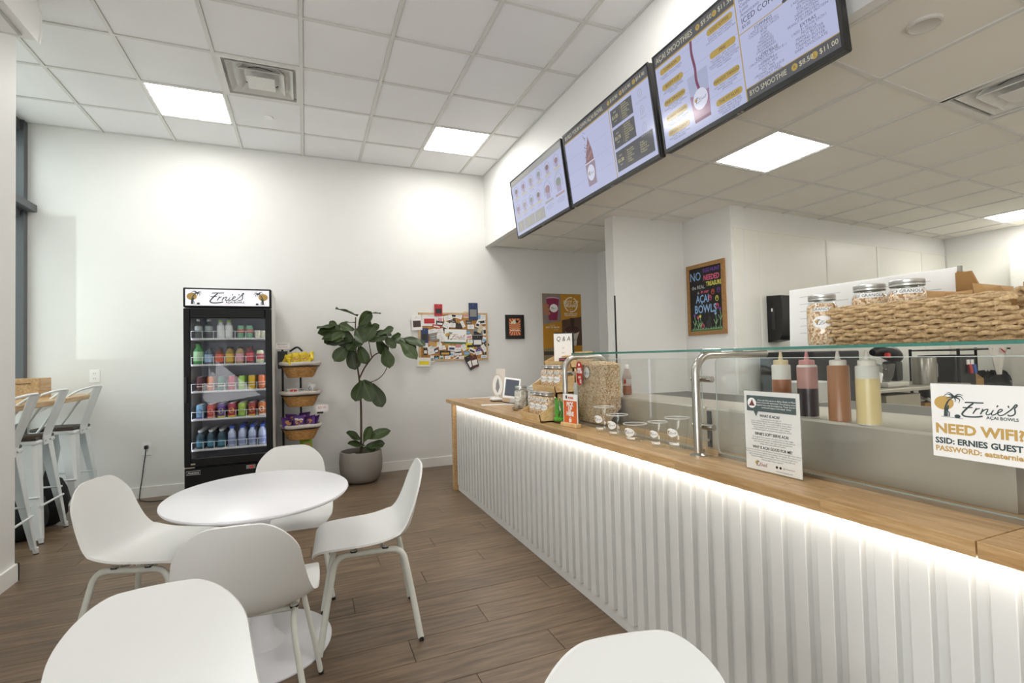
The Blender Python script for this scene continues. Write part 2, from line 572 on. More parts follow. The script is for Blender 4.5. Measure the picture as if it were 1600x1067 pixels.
# ------------------------------------------------------------------ kitchen ceiling (its grid runs slightly askew)
SL = .075
def ky(x, y):
    return y + SL * (x - 3.37)
kslab = struct('ceiling_kitchen', MB().box(XS + .06, 8.0, -2.7, 6.1, ZL + .03, ZL + .12), M_WALL)
M_TILE2 = mat('kitchen_ceiling_tile', '#e9e6de', .8, noise=(3, .025), rnd=.02)
kx = [2.19, 2.775, 3.37, 3.955, 4.54, 5.13, 5.715, 6.3, 6.89, 7.475, 8.0]
kyl = [6.0, 5.29, 4.69, 4.09, 3.49, 2.88, 2.30, 1.70, 1.1, .5, -.1, -.7, -1.3, -1.9, -2.6]
KL = {(2.775, 2.88): 'square kitchen ceiling light behind the third menu screen', (6.89, 2.88): 'square kitchen ceiling light at the far right by the rear wall', (4.54, .5): 'square kitchen ceiling light out of view over the prep line', (2.775, -1.3): 'square kitchen ceiling light out of view behind the counter', (2.775, .5): 'added kitchen ceiling fill light out of view over the near counter end', (6.3, .5): 'added kitchen ceiling fill light out of view by the right wall', (4.54, -1.3): 'added kitchen ceiling fill light out of view near the shop front'}  # unseen panels at the end are added to brighten the kitchen
KV = {(3.37, 1.70)}
for i in range(len(kx) - 1):
    for j in range(len(kyl) - 1):
        x0, x1 = kx[i], kx[i + 1]
        y1, y0 = kyl[j], kyl[j + 1]
        if y1 < -.2 and (x0, y1) not in KL:
            if not (x0 < 3.5):
                continue
        a, b = x0 + g, x1 - g
        cx, cy = (x0 + x1) / 2, ky((x0 + x1) / 2, (y0 + y1) / 2)
        def q(x, y):
            return (x - cx, ky(x, y) - cy)
        poly = [q(a, y0 + g), q(b, y0 + g), q(b, y1 - g), q(a, y1 - g)]
        if (x0, y1) in KL:
            t = thing('ceiling_light', KL[(x0, y1)], 'ceiling light', (cx, cy, ZL), group='square light panels of the kitchen ceiling')
            obj('diffuser', MB().prism([(p[0] * .94, p[1] * .94) for p in poly], .002, .008), M_PANEL, t)
            n4 = [(p[0] * .94, p[1] * .94) for p in poly]
            fr = MB()
            for e in range(4):
                p1, p2, q1, q2 = poly[e], poly[(e + 1) % 4], n4[e], n4[(e + 1) % 4]
                fr.prism([p1, p2, q2, q1], -.001, .012)
            obj('frame', fr, M_WHITE, t)
            continue
        if (x0, y1) in KV:
            v = vent(None, x0, y0, x1, y1, ZL, 'square white air vent with stepped louvres in the kitchen ceiling')
            v.location = (cx, cy, ZL); v.rotation_euler = (0, 0, .075)
            continue
        o = obj('ceiling_tile', MB().prism(poly, .004, .02), M_TILE2, kslab)
        o.location = (cx, cy, ZL)
for x in kx:
    obj('grid_bar', MB().box(x - .0125, x + .0125, -2.6, 6.0, ZL - .004, ZL + .01), M_BAR, kslab)
for y in kyl:
    obj('grid_bar', MB().prism([(XS, ky(XS, y) - .0125), (8.0, ky(8.0, y) - .0125), (8.0, ky(8.0, y) + .0125), (XS, ky(XS, y) + .0125)], ZL - .0035, ZL + .01), M_BAR, kslab)
t = thing('ceiling_speaker', 'round white flush speaker in the kitchen ceiling beside the menu screens', 'speaker', (2.49, 1.293, ZL))
obj('rim', MB().lathe([(.0, -.006), (.052, -.006), (.056, -.009), (.064, -.006), (.066, .004)], 28), mat('speaker_white', '#cfcdc7', .6), t, 40)

# ------------------------------------------------------------------ walls
struct('wall_bulkhead', MB().box(XS, XS + .06, -2.7, YB, ZL - .004, ZC + .03), M_WALL)
struct('wall_back', MB().box(-2.6, 3.95, YB, YB + .12, 0, ZC + .05), M_WALL)
struct('wall_left', MB().box(-2.6, -1.65, .25, 4.03, 0, ZC + .03).box(-1.8, -1.65, -2.7, -2.25, 0, ZC + .03).box(-1.8, -1.65, -2.25, .25, 0, .3).box(-1.8, -1.65, -2.25, .25, 3.1, ZC + .03), M_WALL)
struct('wall_partition', MB().box(2.885, 3.78, 4.285, 4.43, 0, ZL + .03), M_WALL)
struct('wall_corridor', MB().box(3.75, 3.95, 4.43, YB, 0, ZL + .03), M_WALL)
struct('wall_side', MB().box(3.77, 3.95, 3.63, 4.43, 0, ZL + .03), M_WALL)
def kw(x):
    return 3.625 + .08 * (x - 3.78)
wk = struct('wall_kitchen', MB().prism([(3.78, kw(3.78)), (7.95, kw(7.95)), (7.95, kw(7.95) + .12), (3.78, kw(3.78) + .12)], 0, ZL + .03), M_WALL)
ps = [3.785, 4.16, 5.24, 6.21, 7.2, 7.79]
for a, b in zip(ps, ps[1:]):
    obj('wall_panel', MB().prism([(a + .004, kw(a) - .006), (b - .004, kw(b) - .006), (b - .004, kw(b)), (a + .004, kw(a))], .1, 2.46), M_FRP, wk)
for a in ps[1:-1]:
    obj('panel_joint_strip', MB().box(a - .012, a + .012, kw(a) - .011, kw(a) - .004, .1, 2.46), M_FRP, wk)
obj('panel_cap_strip', MB().prism([(3.785, kw(3.785) - .012), (7.79, kw(7.79) - .012), (7.79, kw(7.79)), (3.785, kw(3.785))], 2.46, 2.475), M_FRP, wk)
wr = struct('wall_right', MB().box(7.8, 7.92, -2.7, 4.1, 0, ZL + .03), M_WALL)
for a, b in ((3.93, 3.2), (3.2, 2.0), (2.0, .8)):
    obj('wall_panel', MB().box(7.794, 7.8, b + .004, a - .004, .1, 2.46), M_FRP, wr)
# unseen window added in the left wall behind the camera for the fill lamps
struct('wall_front', MB().box(-2.6, 8.0, -2.75, -2.6, 0, ZC + .03), M_WALL)
w2 = struct('window_added', MB().box(-1.76, -1.75, -2.25, .25, .3, 3.1), M_GLASS)
for y in (-2.25, -1.44, -.62, .2):
    obj('window_frame', MB().box(-1.79, -1.70, y, y + .05, .3, 3.1), M_ALU, w2)
for z in (.3, 2.2, 3.05):
    obj('window_frame', MB().box(-1.79, -1.70, -2.25, .25, z, z + .05), M_ALU, w2)
# baseboards
struct('baseboard_back', MB().box(-2.38, 3.7, YB - .014, YB, 0, .105), M_TRIM)
struct('baseboard_left', MB().box(-1.65, -1.634, -2.6, 4.044, 0, .105).box(-2.38, -1.634, 4.03, 4.044, 0, .105), M_TRIM)
struct('trim_1', MB().box(2.878, 2.886, 4.275, 4.292, .3, 1.87), mat('black_door_edge', '#0d0d0d', .5))

# ------------------------------------------------------------------ window by the bar, left
w1 = struct('window_1', MB().box(-2.46, -2.452, 4.03, YB, .12, 3.52), glass('window_glass', '#e9efec', .8, .02))
def wb(name, *b):
    return obj(name, MB().box(*b), M_ALU, w1)
wb('window_frame', -2.50, -2.36, 5.90, YB, .1, ZC)          # far jamb
wb('window_frame', -2.50, -2.36, 4.03, 4.09, .1, ZC)
wb('window_frame', -2.50, -2.385, 4.03, YB, 3.47, ZC)        # head
wb('window_frame', -2.50, -2.38, 4.03, YB, .06, .16)
wb('window_transom', -2.50, -2.385, 4.03, YB, 2.67, 2.84)
wb('transom_ledge', -2.42, -2.29, 4.03, YB - .002, 2.735, 2.80)
obj('jamb_liner', MB().box(-2.385, -2.37, YB - .05, YB, .1, 3.47), M_TRIM, w1)
# outside: paving and shrubs under a bright sky
struct('ground_outside', MB().box(-40, -2.6, -20, 30, -.15, -.1), mat('pavement', '#b5b2aa', .9, noise=(2, .08)))
mh = mat('hedge_leaf', '#5d7a45', .8, noise=(9, .5), bump=(30, 1.))
for i, (hx, hy, hr, hz) in enumerate(((-7.2, 11.5, 1.0, 1.3), (-8.6, 14.0, 1.3, 1.7))):
    sh = thing('shrub', ['rounded green shrub nearest the bar window', 'taller green shrub farther outside the bar window'][i], 'shrub', (hx, hy, -.1))
    rnd = random.Random(i)
    rows = []
    for a in range(11):
        th = PI * a / 10
        rows.append([(hr * (1 + .14 * rnd.uniform(-1, 1)) * math.sin(th) * math.cos(2 * PI * k / 18), hr * (1 + .14 * rnd.uniform(-1, 1)) * math.sin(th) * math.sin(2 * PI * k / 18), hz * (1 - math.cos(th)) * .6 + .05) for k in range(18)])
    obj('foliage', MB().grid(rows, True), mh, sh, 60)
    obj('stem', MB().tube([(0, 0, 0), (0, 0, .3)], .06), mat('bark', '#6b5844', .9), sh)

# ------------------------------------------------------------------ wall-hung air unit high on the left wall
t = thing('wall_air_unit', 'long white wall-hung air unit high on the left wall near the ceiling', 'air unit', (-1.65, 3.0, 3.2))
prof = [(0, .035), (.205, .012), (.222, .0), (.23, .06), (.23, .18), (.215, .25), (.18, .29), (0, .29)]
obj('casing', MB().prism_y(prof, -.55, .735), M_WHITE, t, 30)
obj('outlet_lip', MB().box(.015, .16, -.5, .7, .008, .03), mat('unit_grey', '#d8d8d5', .5), t)
obj('louver_flap', MB().prism_y([(.03, .006), (.15, .0), (.152, .006), (.03, .012)], -.48, .68), M_WHITE, t)
obj('end_cap', MB().prism_y([(p[0] + (.004 if p[0] else 0), p[1]) for p in prof], .735, .748), M_WHITE, t, 30)
# ------------------------------------------------------------------ pedestal table
t = thing('pedestal_table', 'white oval pedestal table surrounded by four white chairs', 'table', (-.2, 2.61, 0))
M_TABLE = mat('table_lacquer', '#e6e6ea', .3, noise=(4, .008))
zt = .70
obj('table_top', MB().lathe([(0, zt - .024), (.93, zt - .024), (.985, zt - .017), (1., zt - .009), (.997, zt - .003), (.985, zt), (0, zt)], 72, sx=.385, sy=.45), M_TABLE, t, 40)
obj('column', MB().lathe([(0, .01), (.105, .013), (.085, .03), (.055, .07), (.04, .15), (.036, .4), (.04, .55), (.075, .65), (.10, .676), (0, .676)], 36), M_TABLE, t, 50)
obj('base', MB().lathe([(0, 0), (1., 0), (1., .006), (.97, .011), (.5, .016), (0, .018)], 64, sx=.30, sy=.335), M_TABLE, t, 30)

# ------------------------------------------------------------------ shell chairs
def shell():
    prof = catmull([(.240, .405), (.232, .432), (.195, .447), (.10, .445), (-.02, .434), (-.11, .432), (-.165, .45), (-.202, .50), (-.222, .565), (-.238, .645), (-.250, .715), (-.257, .757)], 7)
    L = [0.]
    for a, b in zip(prof, prof[1:]):
        L.append(L[-1] + (b - a).length)
    tot = L[-1]
    def at(s):
        s = max(0, min(tot, s))
        for i in range(len(L) - 1):
            if s <= L[i + 1]:
                k = (s - L[i]) / (L[i + 1] - L[i])
                p = prof[i].lerp(prof[i + 1], k)
                d = (prof[i + 1] - prof[i]).normalized()
                return p, d
        return prof[-1], (prof[-1] - prof[-2]).normalized()
    def interp(K, u):
        xs = [k[0] for k in K]
        i = max(0, min(len(K) - 2, sum(1 for x in xs if x <= u) - 1))
        (x1, y1), (x2, y2) = K[i], K[i + 1]
        x0, y0 = K[i - 1] if i > 0 else (x1 - (x2 - x1), y1)
        x3, y3 = K[i + 2] if i + 2 < len(K) else (x2 + (x2 - x1), y2)
        m1 = (y2 - y0) / (x2 - x0); m2 = (y3 - y1) / (x3 - x1)
        h = x2 - x1; k = (u - x1) / h
        return (2 * k ** 3 - 3 * k * k + 1) * y1 + (k ** 3 - 2 * k * k + k) * h * m1 + (-2 * k ** 3 + 3 * k * k) * y2 + (k ** 3 - k * k) * h * m2
    def W(u):
        return interp([(0, .20), (.12, .217), (.3, .228), (.48, .230), (.6, .220), (.75, .202), (.9, .185), (1, .172)], u)
    def curl(u):
        return interp([(0, .002), (.2, .014), (.38, .036), (.52, .062), (.66, .062), (.82, .042), (1, .02)], u)
    rows = []
    us = [.5 - .5 * math.cos(PI * i / 70) for i in range(71)]
    for u in us:
        s = u * tot
        w = W(u)
        rc0, rc1 = .07, .106
        if s < rc0:
            w = w - rc0 + math.sqrt(max(0, rc0 ** 2 - (rc0 - s) ** 2))
        d1 = tot - s
        if d1 < rc1:
            w = w - rc1 + math.sqrt(max(0, rc1 ** 2 - (rc1 - d1) ** 2))
        row = []
        for j in range(21):
            q = -1 + 2 * j / 20
            x = w * math.sin(q * PI / 2) ** 1
            # crown at both ends so the rims bow
            ss = s + (.019 * (1 - (x / .2) ** 2) if u > .9 else 0) * ((u - .9) / .1 if u > .9 else 0)
            p, d = at(min(ss, tot))
            ex = max(0, ss - tot)
            nrm = Vector((d.y, -d.x))        # (y, z) normal towards the sitter
            c = curl(u) * (abs(x) / .24) ** 2.2
            yy = p.x + d.x * ex - nrm.x * 0 + (nrm.x * c if nrm.x > 0 or True else 0)
            zz = p.y + d.y * ex + nrm.y * c
            row.append((x, yy, zz))
        rows.append(row)
    bm = bmesh.new()
    vv = [[bm.verts.new(p) for p in r] for r in rows]
    for i in range(len(vv) - 1):
        for j in range(20):
            bm.faces.new((vv[i][j], vv[i][j + 1], vv[i + 1][j + 1], vv[i + 1][j]))
    bm.normal_update()
    bmesh.ops.solidify(bm, geom=bm.faces[:], thickness=.009)
    bmesh.ops.recalc_face_normals(bm, faces=bm.faces[:])
    me = bpy.data.meshes.new('shell')
    bm.to_mesh(me); bm.free()
    me.polygons.foreach_set('use_smooth', [True] * len(me.polygons))
    me.set_sharp_from_angle(angle=math.radians(70))
    me.materials.append(M_CHAIR)
    return me

def make_chair():
    t = thing('shell_chair', 'x', 'chair')
    obj('shell', shell(), None, t)
    for sx in (-1, 1):
        for sy in (-1, 1):
            path = catmull([(sx * .150, 0, .408), (sx * .150, sy * .06, .408), (sx * .152, sy * .118, .405), (sx * .157, sy * .150, .378), (sx * .163, sy * .163, .33), (sx * .19, sy * .192, .17), (sx * .214, sy * .218, .014)], 5)
            lg = obj('leg', MB().tube(path, .01, 10, flat=(.010, .014, (sx, 0, .15))), M_CHLEG, t, 50)
            obj('glide', MB().tube([(sx * .2135, sy * .2175, .018), (sx * .216, sy * .2205, 0)], .011, 10), M_BLACK, lg)
    for sy in (-1, 1):
        obj('cross_bar', MB().tube([(-.150, sy * .06, .408), (.150, sy * .06, .408)], .009, 8), M_CHLEG, t, 50)
    for sx in (-1, 1):
        for sy in (-1, 1):
            m = obj('seat_mount', MB().tube([(sx * .15, sy * .07, .414), (sx * .149, sy * .07, .426)], .014, 10), M_CHLEG, t, 50)
            obj('rubber_spacer', MB().tube([(sx * .15, sy * .07, .416), (sx * .149, sy * .07, .423)], .0155, 10), M_BLACK, m, 50)
    return t

CHAIRS = [   # x, y, heading (deg, 0 = facing +Y), label
    (.272, 2.575, 86, 'white shell chair on the counter side of the oval table'),
    (-.09, 3.16, 180, 'white shell chair behind the oval table in front of the refrigerator'),
    (-.19, 2.08, -5, 'white shell chair with its greyish back turned to us, tucked under the table'),
    (-.66, 2.82, -108, 'white shell chair left of the table facing the counter'),
    (-.298, 1.172, 187, 'large white chair back in the left foreground, cut by the frame'),
    (.487, .545, 170, 'white chair back at the bottom edge beside the slatted counter'),
]
proto = make_chair()
for i, (x, y, a, lab) in enumerate(CHAIRS):
    o = proto if i == 0 else copy_tree(proto)
    o.location = (x, y, 0); o.rotation_euler = (0, 0, math.radians(a)); o['label'] = lab; o['group'] = 'white shell chairs'

# ------------------------------------------------------------------ bar ledge, stools
t = thing('bar_ledge', 'wooden bar ledge under the left window', 'counter', (-2.09, 4.97, 0))
obj('bar_top', MB().rbox(-.29, .285, -.93, .90, 1.0, 1.04, .004, 1), M_STAVE, t)
for yy in (-.7, .7):
    obj('bracket', MB().prism_y([(-.28, 1.0), (.1, 1.0), (-.28, .78)], yy - .012, yy + .012), M_TRIM, t)
t = thing('wooden_box', 'small wooden box with a slot on the bar ledge', 'box', (-2.17, 5.45, 1.04))
wbx = MB().rbox(-.20, .10, -.012, .012, 0, .165, .003, 1)
obj('front_board', wbx, M_STAVE, t)
obj('side_board', MB().box(.08, .10, .012, .20, 0, .165), M_STAVE, t)
obj('side_board', MB().box(-.20, -.18, .012, .20, 0, .165), M_STAVE, t)
obj('back_board', MB().box(-.18, .08, .18, .20, 0, .165), M_STAVE, t)
obj('slot', MB().box(-.10, .045, -.014, -.0118, .118, .125), mat('slot_dark', '#5b4122', .8), t)

M_STOOL = mat('stool_white_metal', '#dfe2e2', .35, .1, noise=(12, .04))
M_SEATW = wood('dark_wood_seat', '#2e2723', '#4b4039', (1.5, 9, 1), 8., .45, .05)
def make_stool():
    t = thing('bar_stool', 'x', 'bar stool')
    # faces -X; back towards +X
    obj('wood_seat', MB().rbox(-.155, .155, -.155, .155, .748, .775, .012, 2), M_SEATW, t, 40)
    obj('seat_pan', MB().rbox(-.16, .16, -.16, .16, .715, .75, .014, 2), M_STOOL, t, 40)
    for sx in (-1, 1):
        for sy in (-1, 1):
            # folded sheet leg: wide at the top, narrow at the foot, open to the inside
            tx, ty, bx_, by_ = sx * .152, sy * .152, sx * .218, sy * .218
            q = MB()
            rows = []
            for z, k in ((.735, 0.), (.5, .31), (.25, .66), (.03, .96)):
                w = .105 * (1 - k) + .034 * k
                px, py = tx + (bx_ - tx) * k, ty + (by_ - ty) * k
                rows.append([(px - sx * w, py, z), (px - sx * w * .25, py, z), (px, py - sy * w * .25, z), (px, py - sy * w, z)])
            th = .003
            inner = [[(p[0] - sx * th, p[1] - sy * th, p[2]) for p in r] for r in rows]
            loop = [r + list(reversed(i_)) for r, i_ in zip(rows, inner)]
            q.grid(loop, True)
            lg = obj('leg', q, M_STOOL, t)
            obj('foot_cap', MB().tube([(bx_ * .985 - sx * .01, by_ * .985 - sy * .01, .045), (bx_ - sx * .01, by_ - sy * .01, .006)], [.017, .015], 10), M_STOOL, lg, 50)
            obj('foot_pad', MB().tube([(bx_ - sx * .01, by_ - sy * .01, .008), (bx_ - sx * .01, by_ - sy * .01, 0)], .0155, 10), M_BLACK, lg)
    for z, ax in ((.335, 0), (.27, 1)):
        c = .19
        for s_ in (-1, 1):
            if ax == 0:
                p = [(-c, s_ * (c - .002), z), (c, s_ * (c - .002), z)]
            else:
                p = [(s_ * (c + .006), -c, z), (s_ * (c + .006), c, z)]
            obj('foot_rail', MB().tube(p, .008, 8), M_STOOL, t, 60)
    hoop = catmull([(-.10, -.165, .735), (-.04, -.172, .82), (.06, -.178, .98), (.17, -.165, 1.075), (.245, -.10, 1.11), (.268, 0, 1.116), (.245, .10, 1.11), (.17, .165, 1.075), (.06, .178, .98), (-.04, .172, .82), (-.10, .165, .735)], 5)
    obj('back_hoop', MB().tube(hoop, .0095, 10), M_STOOL, t, 60)
    sp = MB()
    ctr = catmull([(.158, 0, .735), (.168, 0, .80), (.215, 0, .95), (.264, 0, 1.11)], 5)
    for w0 in (1,):
        rows = []
        for i, p in enumerate(ctr):
            k = i / (len(ctr) - 1); w = .06 + .025 * k
            rows.append([(p.x, -w, p.z), (p.x - .004, -w * .5, p.z), (p.x - .004, w * .5, p.z), (p.x, w, p.z), (p.x + .006, w, p.z), (p.x + .002, w * .5, p.z), (p.x + .002, -w * .5, p.z), (p.x + .006, -w, p.z)])
        sp.grid(rows, True)
    s_ = obj('back_splat', sp, M_STOOL, t)
    obj('splat_bracket', MB().box(.155, .168, -.055, .055, .705, .765), M_STOOL, s_)
    for yy in (-.035, .035):
        obj('bolt', MB().tube([(.166, yy, .735), (.173, yy, .735)], .006, 8), M_STEEL, s_)
    return t
sp0 = make_stool()
for i, (x, y, a, lab) in enumerate(((-1.945, 4.33, 3, 'white metal bar stool nearest the wall corner, partly cut off'), (-2.02, 5.0, 0, 'white metal bar stool in the middle of the three at the ledge'), (-1.99, 5.62, -4, 'white metal bar stool closest to the back wall outlet'))):
    o = sp0 if i == 0 else copy_tree(sp0)
    o.location = (x, y, 0); o.rotation_euler = (0, 0, math.radians(a)); o['label'] = lab; o['group'] = 'bar stools at the window ledge'

# black bags on the floor under the ledge
MBAG = mat('black_fabric', '#17181a', .8, bump=(60, .4))
def soft_bag(name, lab, loc, rx, ry, h, seed):
    t = thing(name, lab, 'bag', loc)
    rr = random.Random(seed)
    def sp(v):
        return math.copysign(abs(v) ** .7, v)
    rows = []
    for a in range(13):
        th = PI * a / 12
        k_ = max(.02, math.sin(th)) ** .5
        rows.append([(rx * (1 + .05 * rr.uniform(-1, 1)) * k_ * sp(math.cos(2 * PI * k / 22)), ry * (1 + .05 * rr.uniform(-1, 1)) * k_ * sp(math.sin(2 * PI * k / 22)), h / 2 * (1 - math.cos(th))) for k in range(22)])
    obj('bag_body', MB().grid(rows, True), MBAG, t, 60)
    obj('handle', MB().tube(catmull([(.02, -ry * .5, h * .95), (.03, -ry * .3, h * 1.12), (.03, ry * .3, h * 1.12), (.02, ry * .5, h * .95)], 5), .010), MBAG, t, 60)
    obj('zip_band', MB().tube([(rx * .6 * math.cos(2 * PI * k / 20), ry * .6 * math.sin(2 * PI * k / 20), h * .93) for k in range(20)], .005, 6, closed=True), M_DARKMETAL, t, 60)
soft_bag('duffel_bag', 'bulky black bag on the floor under the middle bar stool', (-2.03, 5.0, 0), .165, .165, .33, 4)
soft_bag('backpack', 'slim black bag on the floor between the two far bar stools', (-2.0, 5.315, 0), .17, .07, .40, 5)
# outlets, cord
def outlet(x, z, lab):
    t = thing('wall_outlet', lab, 'outlet', mtx=wall_frame(x, YB, z))
    obj('plate', MB().rbox(-.04, .04, -.062, .062, 0, .006, .002, 1), M_WHITE, t)
    for s_ in (-1, 1):
        so = obj('socket', MB().rbox(-.018, .018, s_ * .024 - .016, s_ * .024 + .016, .004, .008, .003, 1), M_WHITE, t)
        for dx in (-.007, .007):
            obj('slot', MB().box(dx - .0014, dx + .0014, s_ * .024 - .002, s_ * .024 + .008, .0075, .0084), M_BLK, so)
    return t
outlet(-1.86, 1.2, 'white wall outlet above the end of the bar ledge')
outlet(-1.451, .474, 'white wall outlet with a black plug left of the refrigerator')
t = thing('power_cord', 'black power cord hanging from the wall outlet to the floor', 'cord', (-1.446, 5.94, 0))
obj('plug', MB().rbox(-.014, .014, -.025, .022, .475, .51, .004, 1), M_BLACK, t)
obj('cable', MB().tube(catmull([(0, -.015, .478), (-.003, -.02, .42), (-.016, -.018, .33), (-.03, -.02, .2), (-.045, -.022, .09), (-.05, -.03, .006), (-.02, -.1, .006), (.12, -.2, .006), (.4, -.15, .006)], 6), .0042, 8), M_BLACK, t, 60)
# ------------------------------------------------------------------ serving counter
ZT = .868
t = thing('serving_counter', 'long serving counter with white slatted front and butcher block top', 'counter', (1.37, 2.6, 0))
CY = 2.6
def cb(name, x0, x1, y0, y1, z0, z1, m, r=None):
    mb = MB().rbox(x0 - 1.37, x1 - 1.37, y0 - CY, y1 - CY, z0, z1, r, 1) if r else MB().box(x0 - 1.37, x1 - 1.37, y0 - CY, y1 - CY, z0, z1)
    return obj(name, mb, m, t)
M_SLAT = mat('slat_white_paint', '#dad9d5', .42, noise=(5, .02))
cb('back_panel', 1.374, 1.40, -1.6, 4.80, 0, .832, M_SLAT)
cb('cabinet_body', 1.40, 1.95, -1.6, 4.80, .0, .828, M_SLAT)
cb('end_leg', 1.325, 1.95, 4.80, 4.86, 0, .8315, M_STAVE, .003)
pitch = .0795
ys = 4.745
slat = MB().rbox(-.013, .013, -.0225, .0225, .06, .826, .0018, 1).mesh('slat', M_SLAT)
n = 0
while ys > .22:
    o = obj('slat', slat, None, t); o.location = (1.363 - 1.37, ys - CY, 0)
    ys -= pitch; n += 1
cb('toe_board', 1.366, 1.374, -1.6, 4.80, 0, .058, M_SLAT)
# chipped paint spot
obj('paint_chip', MB().disc(0, 0, .010, .006, 0, 7), mat('bare_wood_chip', '#b98f5c', .8), t, mtx=frame((1.3513 - 1.37, .683 - CY, .692), (0, -1, 0), (0, 0, 1)))
# butcher block: glued staves
rs = random.Random(11)
for (ya, yb) in ((.6425, 5.06), (-1.6, .6395)):
    rows_ = [1.325 + .0448 * k for k in range(15)]
    for k in range(14):
        yy = ya
        L_ = rs.uniform(.15, .6)
        while yy < yb - .01:
            ye = min(yb, yy + L_)
            if ye > .2 or True:
                b0 = MB().rbox(rows_[k] + .0002 - 1.37, rows_[k + 1] - .0002 - 1.37, yy + .0002 - CY, ye - .0002 - CY, ZT - .036, ZT, .0008, 1)
                obj('stave', b0, M_STAVE, t)
            yy = ye; L_ = rs.uniform(.35, .8)
for side in (1.345,):
    st = obj('led_strip', MB().box(side - .004 - 1.37, side + .004 - 1.37, .2 - CY, 4.78 - CY, ZT - .0395, ZT - .0365), mat('led_strip_white', '#ffffff', .5, emit=('#fff4e4', 6.)), t)
area('led_strip_light', (1.338, 2.48, ZT - .041), (4.55, .008), 2.2, (.30, 0, -1), (1., .95, .87))

# ------------------------------------------------------------------ sneeze guard: posts, glass panels and glass shelf
t = thing('sneeze_guard', 'glass sneeze guard with bent steel posts and a glass shelf on top', 'sneeze guard', (1.5, 1.7, ZT))
def post(y):
    y -= 1.7
    path = [(-.03, y, .0), (-.03, y, .33)] + [(-.03 + .075 - .075 * math.cos(a), y, .33 + .075 * math.sin(a)) for a in [PI / 2 * k / 8 for k in range(1, 9)]] + [(.36, y, .405)]
    if y > .5:
        path = path[:-1] + [(.20, y, .405)] + [(.20 + .06 * math.sin(a), y, .345 + .06 * math.cos(a)) for a in [PI / 2 * k / 6 for k in range(1, 7)]] + [(.26, y, 0)]
    p = obj('post', MB().tube(path, .0165, 16), M_STEEL, t, 50)
    obj('base_flange', MB().lathe([(0, 0), (.034, 0), (.034, .004), (.026, .008), (.0165, .012)], 24, (-.03, y, 0)), M_STEEL, p, 40)
    for zz in (.115, .308):
        obj('glass_clamp', MB().tube([(.004, y - .055, zz), (.004, y + .055, zz)], .0125, 14), M_STEEL, p, 50)
    for xx in ((.03, .08, .20) if y < .5 else (.05, .15)):
        obj('shelf_clamp', MB().tube([(xx - .022, y, .421), (xx + .022, y, .421)], .011, 12), M_STEEL, p, 50)
for y in (1.625, 2.745):
    post(y)
def rounded(y0, y1, z0, z1, r=.022):
    P = []
    for cy, cz, a0 in ((y1 - r, z1 - r, 0), (y0 + r, z1 - r, 90), (y0 + r, z0 + r, 180), (y1 - r, z0 + r, 270)):
        for k in range(5):
            a = math.radians(a0 + 90 * k / 4)
            P.append((cy + r * math.cos(a), cz + r * math.sin(a)))
    return P
for (y0, y1) in ((1.665, 2.72), (.615, 1.585)):
    pp = rounded(y0 - 1.7, y1 - 1.7, .012, .392)
    gl = obj('glass_panel', MB().prism_x(pp, .034, .042), M_GLASS, t)
    obj('polished_edge', MB().tube([(.038, p[0], p[1]) for p in pp], .0016, 4, closed=True), mat('polished_glass_edge', '#cfd8d4', .2), gl)
    obj('floor_channel', MB().box(.026, .05, y0 - 1.7 + .01, y1 - 1.7 - .01, 0, .012), M_STEEL, t)
sh = obj('glass_shelf', MB().box(-.05, .46, .45 - 1.7, 2.62 - 1.7, .4205, .4295), M_GLASS, t)
obj('green_edge', MB().box(-.0515, -.0495, .45 - 1.7, 2.62 - 1.7, .4205, .4295), M_GLASSEDGE, sh)

# ------------------------------------------------------------------ steel topping tables behind the glass
def prep(y0, y1, x, zt_, lab):
    t = thing('topping_table', lab, 'prep table', (x, (y0 + y1) / 2, 0))
    h = (y1 - y0) / 2
    obj('cabinet', MB().box(2.0 - x, 2.5 - x, -h, h, .02, zt_ - .02), M_STEELP, t)
    obj('hood', MB().prism_y([(0, .8685), (0, zt_ - .008), (.006, zt_), (2.0 - x, zt_), (2.0 - x, zt_ - .015), (.02, zt_ - .015), (.02, .8685)], -h, h), M_STEELP, t)
    obj('end_panel', MB().box(0, 2.0 - x, -h - .006, -h, .8685, zt_), M_STEELP, t)
    obj('end_panel', MB().box(0, 2.0 - x, h, h + .006, .8685, zt_), M_STEELP, t)
    b_ = obj('hinge_plate', MB().box(-.004, 0, h - .032, h - .008, .875, zt_ - .015), mat('hinge_grey', '#6f706f', .4, .7), t)
    obj('rivet', MB().tube([(-.009, h - .02, .905), (-.003, h - .02, .905)], .007, 10), M_STEEL, b_)
    obj('well_pan', MB().box(2.02 - x, 2.48 - x, -h + .03, h - .03, zt_ - .03, zt_ - .019), mat('pan_dark_grey', '#5e5d58', .4, .6), t)  # pan block in one dark grey steel tone
    return t
prep(1.752, 2.86, 1.725, 1.031, 'steel topping table behind the cups and granola bin')
prep(.70, 1.735, 1.62, 1.045, 'steel topping table holding the sauce bottles')
